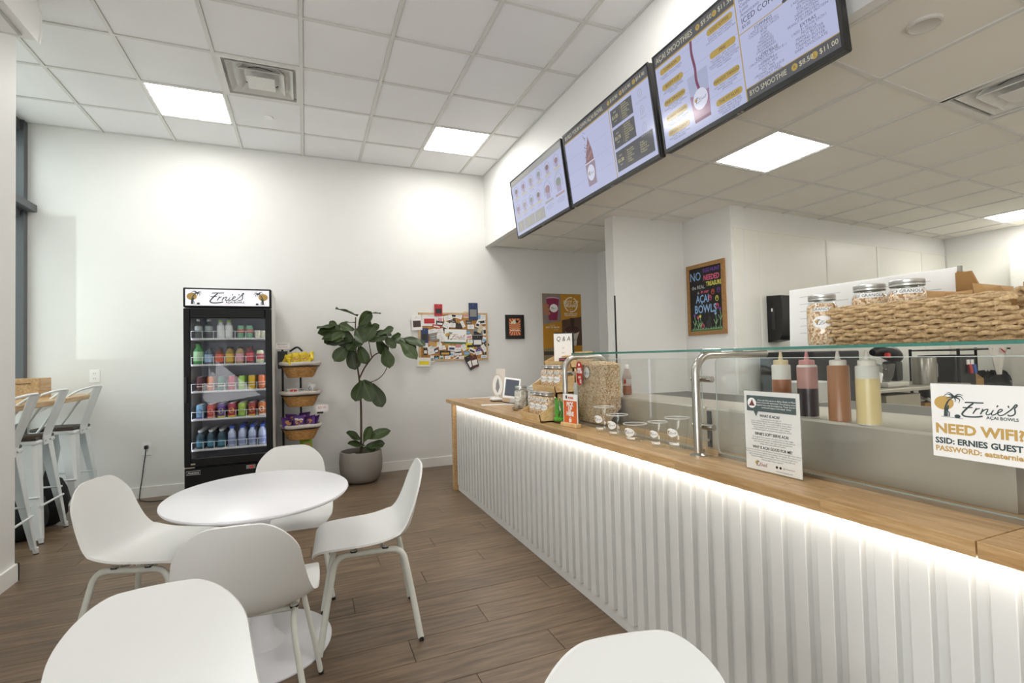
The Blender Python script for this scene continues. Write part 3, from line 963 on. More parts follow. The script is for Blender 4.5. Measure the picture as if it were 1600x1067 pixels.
# ------------------------------------------------------------------ the shop's emblem: palm, sun, bowl and script (unit meshes shared everywhere)
def script_strokes(q, w=.155):
    ST = [([(.35, 1.86), (.9, 1.9), (1.6, 1.9), (2.3, 1.93)], 1.0),
          ([(1.25, 1.82), (.9, 1.5), (.45, 1.0), (.1, .55), (.03, .3), (.3, .1), (.9, .07), (1.6, .14), (2.15, .27)], 1.25),
          ([(.1, 1.2), (.6, 1.21), (1.15, 1.3)], .9),
          ([(1.55, 1.25), (1.38, .9), (1.15, .5)], .85), ([(1.25, .72), (1.55, 1.08), (1.9, 1.22)], .8),
          ([(2.2, 1.2), (2.08, .85), (1.93, .5)], .85), ([(2.03, .75), (2.4, 1.1), (2.68, 1.2), (2.66, 1.0), (2.5, .65), (2.65, .5), (3.0, .7)], .8),
          ([(3.25, 1.15), (3.05, .75), (3.08, .52), (3.35, .6), (3.65, .85)], .8), ([(3.58, 1.52), (3.72, 1.75)], .9),
          ([(3.65, .85), (4.0, 1.05), (4.1, 1.25), (3.93, 1.3), (3.7, 1.05), (3.66, .7), (3.85, .53), (4.2, .65), (4.5, .9)], .8),
          ([(4.68, 1.8), (4.74, 1.52)], .8),
          ([(4.5, .9), (5.0, 1.4), (5.3, 1.85), (5.45, 1.97), (5.5, 1.82), (5.27, 1.5), (5.3, 1.2), (5.28, .9), (5.05, .65), (4.72, .58), (4.6, .72)], .9)]
    for p, k in ST:
        q.ribbon(catmull([(a, b, 0) for a, b in p], 5), w * k)

def palm_strokes(q):
    tr = catmull([(-1.85, -.1, 0), (-1.82, .6, 0), (-1.75, 1.2, 0), (-1.4, 2.0, 0), (-.85, 2.42, 0)], 5)
    N = len(tr)
    vs_ = []
    for i, p in enumerate(tr):
        tt = tr[min(i + 1, N - 1)] - tr[max(i - 1, 0)]; tt.normalize()
        w = .17 - .11 * i / (N - 1)
        vs_ += [(p.x - tt.y * w, p.y + tt.x * w, 0), (p.x + tt.y * w, p.y - tt.x * w, 0)]
    q.add(vs_, [(2 * i + 1, 2 * i + 3, 2 * i + 2, 2 * i) for i in range(N - 1)])
    c = (-.75, 2.5, 0)
    for e, m_ in (((-2.0, 2.45), (-1.5, 2.85)), ((-1.6, 3.1), (-1.15, 2.95)), ((.2, 2.75), (-.3, 2.85)), ((.27, 2.15), (-.1, 2.6)), ((-.3, 1.7), (-.2, 2.2)), ((-.7, 1.8), (-.65, 2.15)), ((-1.7, 2.25), (-1.3, 2.42))):
        q.ribbon(catmull([c, (m_[0], m_[1], 0), (e[0], e[1], 0)], 5), .2, taper=True)
    q.ribbon([(-2.3, -.15), (.1, -.25)], .05)
    q.disc(-1.47, 1.25, .11, .12, 0, 10)                       # leaning figure
    q.ribbon([(-1.5, 1.15), (-1.62, .62)], .22)
    q.ribbon([(-1.6, .68), (-1.38, .4), (-1.42, -.1)], .13)
    q.ribbon([(-1.6, .68), (-1.62, -.1)], .12)
    q.disc(-.5, .0, .33, .25, 0, 14)                           # bowl

def _unit(fn, m):
    q = MB(); fn(q)
    return q.mesh('emblem_print', m)
def tagline(m, size=.52):
    me = text_mesh('A\u00c7AI BOWLS', size, m, align='RIGHT', bold=.012)
    return me
SUN = MB().disc(-1.95, 1.65, 1.1, .9, 0, 28).mesh('emblem_sun', M_GOLD)
LOGO = _unit(lambda q: (script_strokes(q), palm_strokes(q)), M_INK)
SCRIPT = _unit(script_strokes, M_INK)
PALM = _unit(palm_strokes, M_INK)
TAGL = tagline(M_INK)
SCRIPT_RED = _unit(script_strokes, mat('ink_red_brown', '#a0443a', .6))
PALM_ONLY = PALM
def logo(parent, x, y, w, z=.0006, tag_=True, script=None):
    """emblem of total width w, lower left at x, y"""
    s = w / 8.7
    M = T(x + 3.1 * s, y + .25 * s, z, s)
    if script:
        obj('emblem_script', script, None, parent, mtx=M)
        obj('emblem_palm', PALM, None, parent, mtx=M)
    else:
        obj('emblem_print', LOGO, None, parent, mtx=M)
    obj('emblem_sun', SUN, None, parent, mtx=T(x + 3.1 * s, y + .25 * s, z - .0003, s))
    if tag_:
        obj('emblem_tagline', TAGL, None, parent, mtx=T(x + (3.1 + 5.6) * s, y + (.25 + .12) * s, z, s))

_stick = {}
def sticker(parent, mtx, w, R, h=None):
    """oval white sticker with the emblem, wrapped round a jar or cup of radius R"""
    key = (round(w, 4), round(R, 4))
    if key not in _stick:
        h = h or w * .72
        rows = []
        for i in range(9):
            a = -1 + 2 * i / 8
            hw = w / 2 * math.sqrt(max(0, 1 - a * a)) + 1e-5
            rows.append([(-hw + 2 * hw * j / 8, a * h / 2, 0) for j in range(9)])
        base = bend(MB().grid(rows).mesh('sticker', M_PAPER), R)
        s = w * .80 / 8.7
        def place(me, z):
            m2 = me.copy()
            for v in m2.vertices:
                v.co = ((v.co.x - 1.25) * s, (v.co.y - 1.2) * s, z)
            r = bend(m2, R)
            return r
        _stick[key] = (base, place(LOGO, .0006), place(SUN, .0003), place(text_mesh('@erniesmiami', .7, M_INK, bold=.02), .0006))
    b, l, s_, tx = _stick[key]
    st = obj('oval_sticker', b, None, parent, mtx=mtx)
    obj('emblem_print', l, None, st); obj('emblem_sun', s_, None, st)
    return st

# ------------------------------------------------------------------ drinks refrigerator
FX, FY = -.64, 5.55
t = thing('display_refrigerator', 'tall black glass-door drinks refrigerator with lit sign against the back wall', 'refrigerator', (FX, FY, 0))
hw, fr_ = .352, -.35
M_FRB = mat('fridge_black', '#0c0d0e', .4, spec=.3)
M_FRW = mat('fridge_white_side', '#dcdbd6', .4)
M_FRI = mat('fridge_interior', '#c9cbd6', .4)
obj('side_panel', MB().box(-hw, -hw + .03, fr_ + .07, .35, .09, 1.965), M_FRW, t)
obj('side_panel', MB().box(hw - .03, hw, fr_ + .07, .35, .09, 1.965), M_FRW, t)
obj('back_panel', MB().box(-hw + .03, hw - .03, .31, .35, .09, 1.965), M_FRI, t)
obj('roof_panel', MB().box(-hw + .03, hw - .03, fr_ + .07, .31, 1.75, 1.965), M_FRI, t)
obj('floor_panel', MB().box(-hw + .03, hw - .03, fr_ + .07, .31, .09, .42), M_FRI, t)
obj('lower_grille', MB().rbox(-hw, hw, fr_ + .01, fr_ + .07, .06, .375, .006, 1), M_FRB, t)
for sx in (-1, 1):
    obj('foot', MB().lathe([(0, 0), (.03, 0), (.03, .03), (.015, .035), (.015, .095)], 14, (sx * .3, -.24, 0)), M_BLACK, t)
    obj('foot', MB().lathe([(0, 0), (.03, 0), (.03, .03), (.015, .035), (.015, .095)], 14, (sx * .3, .28, 0)), M_BLACK, t)
# header sign
hd = obj('sign_header', MB().rbox(-hw, hw, fr_ + .0, fr_ + .07, 1.795, 1.97, .006, 1), M_FRB, t)
M_SIGN = mat('lit_sign_face', '#f4f2f8', .4, emit=('#f0eef8', .28))
M_SIGN.cycles.emission_sampling = 'NONE'
obj('sign_face', MB().box(-hw + .018, hw - .018, fr_ - .003, fr_ + .001, 1.81, 1.955), M_SIGN, hd)
def onfr(z):
    return frame((0, fr_ - .0045, z), (1, 0, 0), (0, 0, 1))
s = .272 / 5.55
Mh = onfr(1.828)
obj('sign_script', SCRIPT, None, hd, mtx=Mh @ T(-.145, .004, 0, s))
obj('sign_tagline', TAGL, None, hd, mtx=Mh @ T(.13, .014, 0, s))
s2 = .128 / 3.4
obj('sign_palm', PALM, None, hd, mtx=Mh @ T(-.215, 0.0, .0004, s2))
obj('sign_sun', SUN, None, hd, mtx=Mh @ T(-.215, .004, 0, s2 * .95))
flip = Mh @ T(.215, 0, .0004, s2) @ Matrix.Scale(-1, 4, (1, 0, 0))
def mirrored(me):
    m2 = me.copy()
    for v in m2.vertices:
        v.co.x = -v.co.x
    m2.flip_normals()
    return m2
obj('sign_palm', mirrored(PALM), None, hd, mtx=Mh @ T(.215, 0, .0004, s2))
obj('sign_sun', mirrored(SUN), None, hd, mtx=Mh @ T(.215, .004, 0, s2 * .95))
# door
dz0, dz1 = .385, 1.785
dr = obj('door_frame', MB().rbox(-hw, -hw + .05, fr_, fr_ + .05, dz0, dz1, .005, 1).rbox(hw - .055, hw, fr_, fr_ + .05, dz0, dz1, .005, 1).rbox(-hw + .05, hw - .055, fr_, fr_ + .05, dz1 - .085, dz1, .005, 1).rbox(-hw + .05, hw - .055, fr_, fr_ + .05, dz0, dz0 + .075, .005, 1), M_FRB, t)
obj('door_glass', MB().box(-hw + .05, hw - .055, fr_ + .02, fr_ + .026, dz0 + .075, dz1 - .085), glass('fridge_door_glass', '#fafbfd', .5, .0), dr)
obj('handle', MB().rbox(-hw + .012, -hw + .03, fr_ - .022, fr_, .95, 1.18, .006, 2), M_BLACK, dr)
obj('lock_plate', MB().box(-hw + .05, -hw + .085, fr_ - .002, fr_, .405, .418), M_STEEL, dr)
obj('lower_hinge', MB().box(-hw + .005, -hw + .08, fr_ + .002, fr_ + .012, .376, .386), M_STEEL, t)
bd = obj('maker_badge', MB().rbox(-hw + .012, -hw + .125, fr_ + .004, fr_ + .0105, .315, .355, .002, 1), mat('badge_black', '#1b1b1b', .3), t)
obj('badge_border', MB().tube([(-hw + .016, fr_ + .0035, .319), (-hw + .121, fr_ + .0035, .319), (-hw + .121, fr_ + .0035, .351), (-hw + .016, fr_ + .0035, .351)], .0018, 4, closed=True), mat('badge_silver', '#d2d2d2', .4), bd)
text('Avantco', .026, mat('badge_silver', '#d2d2d2', .4), bd, name='badge_lettering', bold=.0004, shear=.2).matrix_local = frame((-hw + .068, fr_ + .0032, .335), (1, 0, 0), (0, 0, 1))
ctrl = obj('thermostat', MB().rbox(.13, .205, fr_ + .004, fr_ + .0105, .325, .36, .002, 1), mat('thermostat_grey', '#8a8a8a', .4), t)
obj('red_display', MB().box(.158, .186, fr_ + .0025, fr_ + .0045, .332, .353), mat('led_red', '#300505', .4, emit=('#a01818', .6)), ctrl)
# lamp strips inside the door posts
for sx in (-1, 1):
    obj('light_strip', MB().box(sx * (hw - .042) - .004, sx * (hw - .042) + .004, fr_ + .055, fr_ + .066, .46, 1.69), mat('fridge_led', '#ffffff', .5, emit=('#eaeeff', 3.6)), t)
SHZ = [1.523, 1.288, 1.047, .797, .527]
M_SHELF = mat('shelf_white_wire', '#d5d5d2', .4)
for z in SHZ:
    shf = obj('shelf', MB().rbox(-.305, .305, -.285, .29, z - .018, z, .004, 1), M_SHELF, t)
    rl = MB().tube([(-.305, -.283, z + .062), (.305, -.283, z + .062)], .0022, 6)
    obj('rail', rl, M_WHITE, shf)
    for k in range(8):
        x = -.305 + .61 * k / 7
        obj('rail_post', MB().tube([(x, -.283, z - .004), (x, -.283, z + .063)], .0022, 6), M_WHITE, shf)

# drinks
def can_parts(h, r, m, top='#c9c9c6', band=None, sleek=False):
    t_ = thing('can', 'x', 'can')
    bd_ = obj('can_body', MB().lathe([(0, 0), (r * .78, 0), (r * .82, .004), (r, .012), (r, h - .014), (r * .84, h - .003), (r * .84, h)], 18), m, t_, 40)
    obj('can_lid', MB().lathe([(r * .84, h), (r * .8, h + .0015), (r * .76, h - .003), (0, h - .003)], 18), mat('can_lid_metal', '#c6c6c4', .3, .8), t_, 40)
    if band:
        obj('print_band', MB().lathe([(r + .0004, h * band[0]), (r + .0004, h * band[1])], 18), mat(*band[2]), bd_, 40)
        if len(band) > 3:
            q = bend(MB().disc(0, 0, r * .62, r * .8, .0012, 16).mesh('print_spot', mat(*band[3])), r)
            obj('print_spot', q, None, bd_, mtx=frame((0, -r, h * .5), (1, 0, 0), (0, 0, 1)))
    return t_
def bottle_parts(h, r, mb_, cap, label_m=None, lz=(.1, .6), neck=.45, capname='white', liquid=None):
    t_ = thing('bottle', 'x', 'bottle')
    bd_ = obj('bottle_body', MB().lathe([(0, 0), (r * .9, 0), (r, .008), (r, h * .62), (r * .93, h * .70), (r * .62, h * .79), (r * neck, h * .84), (r * neck, h * .90), (0, h * .90)], 18), mb_, t_, 40)
    obj('bottle_cap', MB().lathe([(r * neck * 1.12, h * .885), (r * neck * 1.12, h * .995), (r * neck * 1.0, h), (0, h)], 16), cap, t_, 40)
    if label_m:
        obj('bottle_label', MB().lathe([(r + .0006, h * lz[0]), (r + .0006, h * lz[1])], 18), label_m, bd_, 40)
    return t_
def stock(proto_, places, lab_front, lab_back, grp):
    for i, p in enumerate(places):
        o = proto_ if i == 0 else copy_tree(proto_)
        o.location = (FX + p[0], FY + p[1], p[2]); o.rotation_euler = (0, 0, p[3] if len(p) > 3 else 0)
        o['label'] = lab_front if i == 0 else lab_back
        o['group'] = grp
def cm(n, c, r=.35):
    return mat('can_' + n, c, r, .15, noise=(50, .06))
colx = [-.245 + .0835 * k for k in range(7)]
# third shelf: plain sleek cans
C3 = [('maroon', '#5e2730'), ('orange', '#d8772d'), ('teal green', '#2f7a63'), ('rose red', '#c34758'), ('lime green', '#9ccf55'), ('yellow', '#dfb81f'), ('tangerine', '#e27a45')]
for (nm, c), x in zip(C3, colx):
    p = can_parts(.125, .0295, cm(nm.replace(' ', '_'), c), band=(.28, .34, ('can_print_pale', '#e9dccf', .5)))
    stock(p, [(x, -.235 + .068 * k, SHZ[2]) for k in range(6)], nm + ' can at the front of the middle refrigerator shelf', nm + ' can queued behind the front one on the middle refrigerator shelf', nm + ' cans, middle shelf')
C4 = [('pale blue', '#7fb3cf', '#6a5fae'), ('coral red', '#d4574f', '#e6a58c'), ('purple', '#6a4f9a', '#d2c640'), ('crimson', '#b93a52', '#e8c92f'), ('pale lime', '#b2d15a', '#7fae4a'), ('dark red', '#a12f30', '#e0b53a'), ('burnt orange', '#c06a2b', '#e9e2d2')]
for (nm, c, c2), x in zip(C4, colx):
    p = can_parts(.124, .0325, cm('p_' + nm.replace(' ', '_'), c), band=(.02, .12, ('can_base_' + nm, c2, .4), ('can_spot_' + nm, c2, .4)))
    stock(p, [(x, -.235 + .071 * k, SHZ[3]) for k in range(6)], nm + ' patterned can at the front of the fourth refrigerator shelf', nm + ' patterned can queued behind on the fourth refrigerator shelf', nm + ' patterned cans, fourth shelf')
# bottom shelf: water bottles
for k, x in enumerate(colx):
    blue = k >= 3
    p = bottle_parts(.185 if blue else .165, .034, mat('water_silver' if blue else 'water_dark', '#b9c3d8' if blue else '#2e4a55', .3, .35), mat('cap_blue' if blue else 'cap_silver', '#3a56b8' if blue else '#cfcfcd', .4, 0 if blue else .6), mat('water_label_pale' if blue else 'water_label_teal', '#8f9cc0' if blue else '#3f7f95', .4), (.12, .46), .5)
    names = ['first', 'second', 'third', 'fourth', 'fifth', 'sixth', 'seventh']
    d_ = ('silver bottle with blue cap' if blue else 'dark teal bottle with silver cap')
    stock(p, [(x, -.235 + .075 * q, SHZ[4]) for q in range(5 if k not in (3,) else 1)], d_ + ', front of the ' + names[k] + ' row, bottom refrigerator shelf', d_ + ', behind the front one of the ' + names[k] + ' row', d_ + ' rows, ' + names[k])
# second shelf: juices
J2 = [('blue', '#9fbcd6', '#51606b', -.175, .150), ('orange', '#e2571f', '#7a2d14', -.092, .150), ('yellow', '#e3bb3e', '#a58a45', -.008, .155), ('pink', '#e3a9ae', '#b59a6c', .076, .155), ('red', '#d2434d', '#7e2c34', .157, .165)]
for nm, c, liq, x, h in J2:
    p = bottle_parts(h, .0345, mat('juice_' + nm, liq, .2, noise=(12, .1)), mat('cap_dark', '#2b2b2b', .4), mat('juice_label_' + nm, c, .5), (.12, .58), .55)
    stock(p, [(x, -.235, SHZ[1]), (x, -.15, SHZ[1])], 'juice bottle with a ' + nm + ' label in front on the second refrigerator shelf', 'juice bottle with a ' + nm + ' label in the second row of the second refrigerator shelf', nm + ' juice bottles')
p = bottle_parts(.185, .042, mat('green_bottle', '#3f8a43', .15, noise=(20, .1)), mat('cap_green', '#2f7a34', .4), mat('green_bottle_label', '#a8d1a0', .5), (.15, .62), .5)
stock(p, [(-.258, -.22, SHZ[1])], 'big green bottle at the left end of the second refrigerator shelf', '', 'single drinks')
p = can_parts(.118, .0325, cm('cream_green', '#dfe3b5'), band=(.3, .72, ('can_berry_print', '#c7515c', .5)))
stock(p, [(.246, -.235, SHZ[1])], 'cream and green can at the right end of the second refrigerator shelf', '', 'single drinks')
# top shelf
p = bottle_parts(.175, .031, glass('clear_bottle', '#dfe9e2', .6, .06), mat('cap_clear', '#b5bfb8', .4), mat('clear_label', '#a9b5ad', .5), (.4, .62), .5)
stock(p, [(-.253, -.235, SHZ[0]), (-.172, -.235, SHZ[0])], 'clear bottle at the far left of the top refrigerator shelf', 'second clear bottle from the left on the top refrigerator shelf', 'clear bottles')
p = bottle_parts(.165, .031, mat('coconut_white', '#e4e6e0', .4), mat('cap_lime', '#9cc85a', .4), mat('coconut_label', '#eef0ea', .5), (.1, .7), .6)
stock(p, [(-.078, -.235, SHZ[0]), (-.010, -.235, SHZ[0])], 'white bottle with lime cap, left of the pair on the top shelf', 'white bottle with lime cap, right of the pair on the top shelf', 'white lime-capped bottles')
p = can_parts(.115, .031, cm('mint', '#7fb48f'), band=(.42, .68, ('can_red_print', '#c2584f', .5)))
stock(p, [(.088, -.235, SHZ[0]), (.158, -.235, SHZ[0])], 'mint green can, left of the pair on the top refrigerator shelf', 'mint green can, right of the pair on the top refrigerator shelf', 'mint green cans')
p = can_parts(.07, .026, cm('cream_jar', '#e3dfc2'))
stock(p, [(.225, -.235, SHZ[0]), (.270, -.205, SHZ[0])], 'small cream tub near the right end of the top refrigerator shelf', 'small cream tub at the very right end of the top refrigerator shelf', 'small cream tubs')
# ------------------------------------------------------------------ snack stand with three baskets
SX, SY = -.05, 5.73
t = thing('snack_stand', 'black metal stand with three lined wicker baskets beside the refrigerator', 'rack', (SX, SY, 0))
M_WICK = wood('wicker_honey', '#9c6a34', '#d6a869', (9, 9, 22), 3.2, .6, .05, bump=.8)
M_LINER = mat('basket_liner', '#d3cbc3', .9, bump=(80, .3))
for x in (-.175, .0):
    obj('upright', MB().tube([(x, .16, 0), (x, .16, 1.42 if x < -.1 else 1.3)], .011, 8), M_DARKMETAL, t)
obj('foot_bar', MB().box(-.2, .1, .15, .17, 0, .02).box(-.19, -.16, -.18, .17, 0, .02).box(-.02, .02, -.18, .17, 0, .02), M_DARKMETAL, t)
BZ = (1.275, .975, .635)
for z in BZ:
    hp = [(.185 * math.cos(2 * PI * k / 28), .15 * math.sin(2 * PI * k / 28), z - .035) for k in range(28)]
    obj('support_ring', MB().tube(hp, .006, 6, closed=True), M_DARKMETAL, t, 60)
    # woven bowl: undulating strands on a lathe form
    rows = []
    for i in range(19):
        k = i / 18
        rr = .115 + .062 * k ** .8
        rows.append([((rr + .0055 * math.sin(PI * i + 2 * PI * j * 16 / 80)) * math.cos(2 * PI * j / 80) * 1.02, (rr + .0055 * math.sin(PI * i + 2 * PI * j * 16 / 80)) * .82 * math.sin(2 * PI * j / 80), z - .15 + .13 * k) for j in range(80)])
    bk = obj('basket', MB().grid(rows, True).lathe([(0, 0), (.118, 0)], 40, (0, 0, z - .15), 1.02, .82), M_WICK, t, 60)
    lp = [((.188) * math.cos(2 * PI * k / 36), .155 * math.sin(2 * PI * k / 36), z - .008 + .004 * math.sin(7 * k)) for k in range(36)]
    obj('liner_rim', MB().tube(lp, .02, 8, closed=True), M_LINER, bk, 60)
    obj('liner', MB().lathe([(0, -.06), (.14, -.06), (.18, -.01)], 30, (0, 0, z), 1., .82), M_LINER, bk, 60)
obj('sign_clip', MB().box(-.215, -.12, -.02, .0, 1.22, 1.40), M_BLACK, t)
obj('hook', MB().tube(catmull([(-.1, .1, 1.40), (-.03, .05, 1.44), (.02, 0, 1.40)], 6), .01, 8), M_BLACK, t, 60)
# price cards
def card(name, lab, cat, mtx, w, h, m, th=.0015, group=None):
    t_ = thing(name, lab, cat, mtx=mtx, group=group)
    obj('sheet', MB().box(-w / 2, w / 2, -h / 2, h / 2, 0, th), m, t_)
    return t_
PINKINK = mat('ink_pink', '#d4607a', .6)
GRNINK = mat('ink_leaf', '#5f9a5a', .6)
c = card('price_card', 'small handwritten price card above the yellow snack bags', 'card', wall_frame(SX - .165, SY - .03, 1.455), .135, .062, M_PAPER)
text('ORGANIC', .022, M_GREY, c, 0, .014, .002); text('chips $3.00', .02, PINKINK, c, 0, -.012, .002)
c = card('price_card', 'handwritten price card reading 3.00 by the lowest basket', 'card', wall_frame(SX + .205, SY - .10, .80), .12, .075, M_PAPER)
text('$3.00', .036, PINKINK, c, 0, .006, .002)
obj('clip', MB().box(-.05, .01, -.055, -.036, 0, .008), M_BLACK, c)
# snack bags
def pillow(w, h, d, seed):
    r = random.Random(seed)
    q = MB()
    N, Mn = 9, 9
    for sgn in (1, -1):
        rows = []
        for i in range(N):
            v = -1 + 2 * i / (N - 1)
            row = []
            for j in range(Mn):
                u = -1 + 2 * j / (Mn - 1)
                b = max(0, (1 - v ** 4)) * max(0, (1 - u ** 4))
                row.append((u * w / 2 * (1 - .08 * (1 - abs(v))), v * h / 2, sgn * (d / 2 * b ** .6) * (1 + .3 * r.uniform(-1, 1)) + sgn * .0006))
            rows.append(row if sgn > 0 else row[::-1])
        q.grid(rows)
    return q
def bag(loc, rot, w, h, m, spot, lab, seed, grp, brand=None):
    t_ = thing('snack_bag', lab, 'snack bag', mtx=Matrix.Translation(loc) @ rot.to_matrix().to_4x4(), group=grp)
    b = obj('pouch', pillow(w, h, .042, seed), m, t_, 50)
    obj('print_patch', MB().disc(0, -.005, w * .30, h * .2, .0225, 14), spot, b)
    if brand:
        text(brand, .03, M_PAPER, b, 0, h * .17, .0225, bold=.001)
    return t_
from mathutils import Euler
M_YB = mat('bag_yellow', '#d9bd1e', .28, noise=(30, .15)); M_YS = mat('bag_yellow_print', '#b98a4a', .5)
M_PB = mat('bag_purple', '#4e2a72', .28, noise=(30, .2)); M_PS = mat('bag_purple_print', '#c08a55', .5)
M_WB = mat('bag_silver', '#d9d7d4', .3, noise=(30, .1)); M_RS = mat('bag_red_print', '#c23d33', .5)
YBG = [(-.12, -.06, 1.302, -.4, .3, -.3), (-.04, -.085, 1.322, -.3, .1, .1), (.035, -.085, 1.328, -.25, -.2, .25), (.10, -.04, 1.335, -.5, -.5, -.7), (-.08, -.10, 1.288, -.9, .1, .5), (.06, -.1, 1.292, -.9, -.1, -.4), (.0, .0, 1.335, -.6, .2, .9), (-.1, .02, 1.325, -.7, .2, .2)]
yl_ = ['leftmost yellow snack bag', 'yellow snack bag at the middle front', 'upright yellow snack bag right of the middle', 'yellow snack bag tipped up at the right rim', 'low yellow snack bag at the left front', 'low yellow snack bag at the right front', 'yellow snack bag at the back middle', 'yellow snack bag at the back left']
for i, (x, y, z, a, b, c_) in enumerate(YBG):
    bag((SX + x, SY + y, z), Euler((PI / 2 + a, b, c_)), .095, .115, M_YB, M_YS, yl_[i] + ' in the top basket', i, 'yellow snack bags in the top basket')
for i, (x, y, z, a, b, c_) in enumerate([(-.07, -.05, .985, -.6, 0, .1), (.095, -.04, 1.01, -.2, .3, -.2), (.0, .03, .975, -1.1, .1, .6)]):
    bag((SX + x, SY + y, z), Euler((PI / 2 + a, b, c_)), .12 if i == 0 else .085, .07 if i == 0 else .10, M_WB, M_RS if i == 0 else M_GREY, ['white and red snack bag in the middle basket', 'crumpled silver snack bag standing in the middle basket', 'flat white snack bag at the back of the middle basket'][i], 20 + i, 'snack bags in the middle basket')
PBG = [(-.13, -.06, .66, -.6, .2, .5), (-.02, -.10, .675, -.2, .05, 0), (.085, -.08, .665, -.5, -.2, -.4), (-.09, .02, .69, -.7, .1, .3), (.03, .02, .70, -.7, -.1, -.3), (.13, -.02, .66, -.6, -.3, -.9)]
pl_ = ['leftmost purple snack bag', 'upright purple snack bag at the front middle', 'purple snack bag right of the upright one', 'purple snack bag at the back left', 'purple snack bag at the back right', 'purple snack bag overhanging the right rim']
for i, (x, y, z, a, b, c_) in enumerate(PBG):
    bag((SX + x, SY + y, z), Euler((PI / 2 + a, b, c_)), .115, .135, M_PB, M_PS, pl_[i] + ' in the lowest basket', 40 + i, 'purple snack bags in the lowest basket', brand='Hippie' if i == 1 else None)
bag((SX + .05, SY + .04, .40), Euler((PI / 2 - .3, 0, .3)), .13, .16, mat('bag_lime', '#8fae2c', .35), M_PS, 'lime green bag low behind the white chair', 61, 'snack bags on the stand')
obj('lower_shelf', MB().box(-.19, .16, -.13, .15, .295, .312), M_DARKMETAL, bpy.data.objects['snack_stand'])

# ------------------------------------------------------------------ fiddle-leaf fig
PX, PY = .535, 5.63
t = thing('fiddle_leaf_fig', 'tall fiddle-leaf fig in a round grey concrete pot by the back wall', 'plant', (PX, PY, 0))
obj('pot', MB().lathe([(0, 0), (.12, 0), (.165, .012), (.20, .06), (.218, .13), (.222, .22), (.215, .31), (.21, .325), (.198, .327), (.195, .30), (.195, .27), (0, .27)], 48), mat('grey_concrete', '#8d8780', .75, noise=(14, .06), bump=(120, .12)), t, 45)
obj('soil', MB().lathe([(0, .288), (.1, .285), (.196, .275)], 30), speckle('soil', ['#2b2522', '#3b332e', '#4a423b', '#221d1b'], 120.), t)
st_ = obj('pebble', MB().lathe([(0, -.02), (.03, -.012), (.04, 0), (.03, .014), (0, .02)], 12, (-.09, -.09, .298)), mat('pebble_pale', '#b9b5ae', .7), t, 60)
M_BARK = mat('fig_bark', '#4d3a2c', .85, noise=(60, .3), bump=(80, .5))
def br(name, pts, r):
    pth = catmull(pts, 6)
    return obj(name, MB().tube(pth, [r[0] + (r[1] - r[0]) * i / (len(pth) - 1) for i in range(len(pth))], 8), M_BARK, t, 60)
br('trunk', [(.0, 0, .27), (.008, 0, .6), (.008, .01, .874), (-.004, .01, 1.086), (-.024, .0, 1.25), (-.04, -.01, 1.5), (-.03, 0, 1.75)], (.013, .006))
br('branch', [(-.004, .01, 1.09), (.05, .0, 1.20), (.102, -.02, 1.275), (.16, -.02, 1.342), (.246, -.03, 1.379), (.334, -.02, 1.437), (.46, .0, 1.49)], (.009, .004))
br('branch', [(.13, -.02, 1.31), (.118, .0, 1.37), (.10, .02, 1.5), (.06, .03, 1.62)], (.006, .003))
br('branch', [(.008, .01, 1.03), (.107, -.03, 1.047), (.20, -.05, 1.09), (.262, -.04, 1.16), (.291, -.03, 1.24), (.28, -.02, 1.36)], (.005, .004))
br('branch', [(.0, 0, .29), (.03, -.02, .42), (.05, -.03, .45)], (.007, .004))
M_LEAF = mat('fig_leaf', '#36461f', .42, noise=(22, .25), rnd=.3)
M_LEAFB = mat('fig_leaf_vein', '#63774a', .5)
LEAVES = [(-0.02, 1.75, -0.22, 1.84, 0), (-0.0, 1.66, 0.11, 1.79, 1), (0.08, 1.78, 0.21, 1.79, 0), (-0.03, 1.69, -0.14, 1.7, 0), (-0.21, 1.62, -0.29, 1.7, 1), (-0.1, 1.62, -0.39, 1.6, .7), (-0.24, 1.64, -0.41, 1.65, .2), (-0.12, 1.53, -0.36, 1.53, .3), (-0.08, 1.48, -0.32, 1.47, .3), (-0.12, 1.45, -0.25, 1.29, 1), (-0.09, 1.42, -0.05, 1.20, 1), (0.0, 1.44, 0.06, 1.26, 1), (-0.16, 1.62, -0.09, 1.47, .8), (0.02, 1.47, 0.14, 1.64, 1), (-0.04, 1.62, 0.02, 1.47, .8), (-0.03, 1.49, -0.20, 1.45, .5), (0.08, 1.51, -0.06, 1.44, .5), (0.10, 1.48, 0.27, 1.53, .5), (0.14, 1.58, 0.32, 1.55, .4), (0.19, 1.51, 0.27, 1.35, .9), (0.26, 1.42, 0.30, 1.21, 1), (0.25, 1.53, 0.36, 1.42, .8), (0.30, 1.49, 0.48, 1.49, .4), (0.40, 1.49, 0.57, 1.29, .5), (0.44, 1.51, 0.60, 1.38, .7), (0.48, 1.51, 0.69, 1.44, .5), (0.02, 1.07, -0.05, 0.87, 1), (0.03, 1.06, 0.10, 0.86, 1), (0.13, 1.03, 0.22, 0.79, 1), (0.03, 1.07, 0.12, 1.0, .7), (0.01, 0.43, -0.13, 0.54, .5), (0.03, 0.42, 0.10, 0.57, .9), (0.04, 0.44, 0.28, 0.53, .5), (0.04, 0.37, -0.12, 0.43, .4), (0.05, 0.36, 0.22, 0.40, .6), (0.02, 0.35, 0.14, 0.33, .8), (-.02, 1.55, .10, 1.70, .8), (-.14, 1.58, -.28, 1.50, .8), (.2, 1.55, .34, 1.62, .5), (-.06, 1.60, -.20, 1.66, .8), (.04, 1.56, .18, 1.52, .7), (-.02, 1.52, -.12, 1.40, .9), (.07, 1.58, .20, 1.66, .6), (-.2, 1.56, -.34, 1.48, .6), (.33, 1.50, .42, 1.56, .6)]
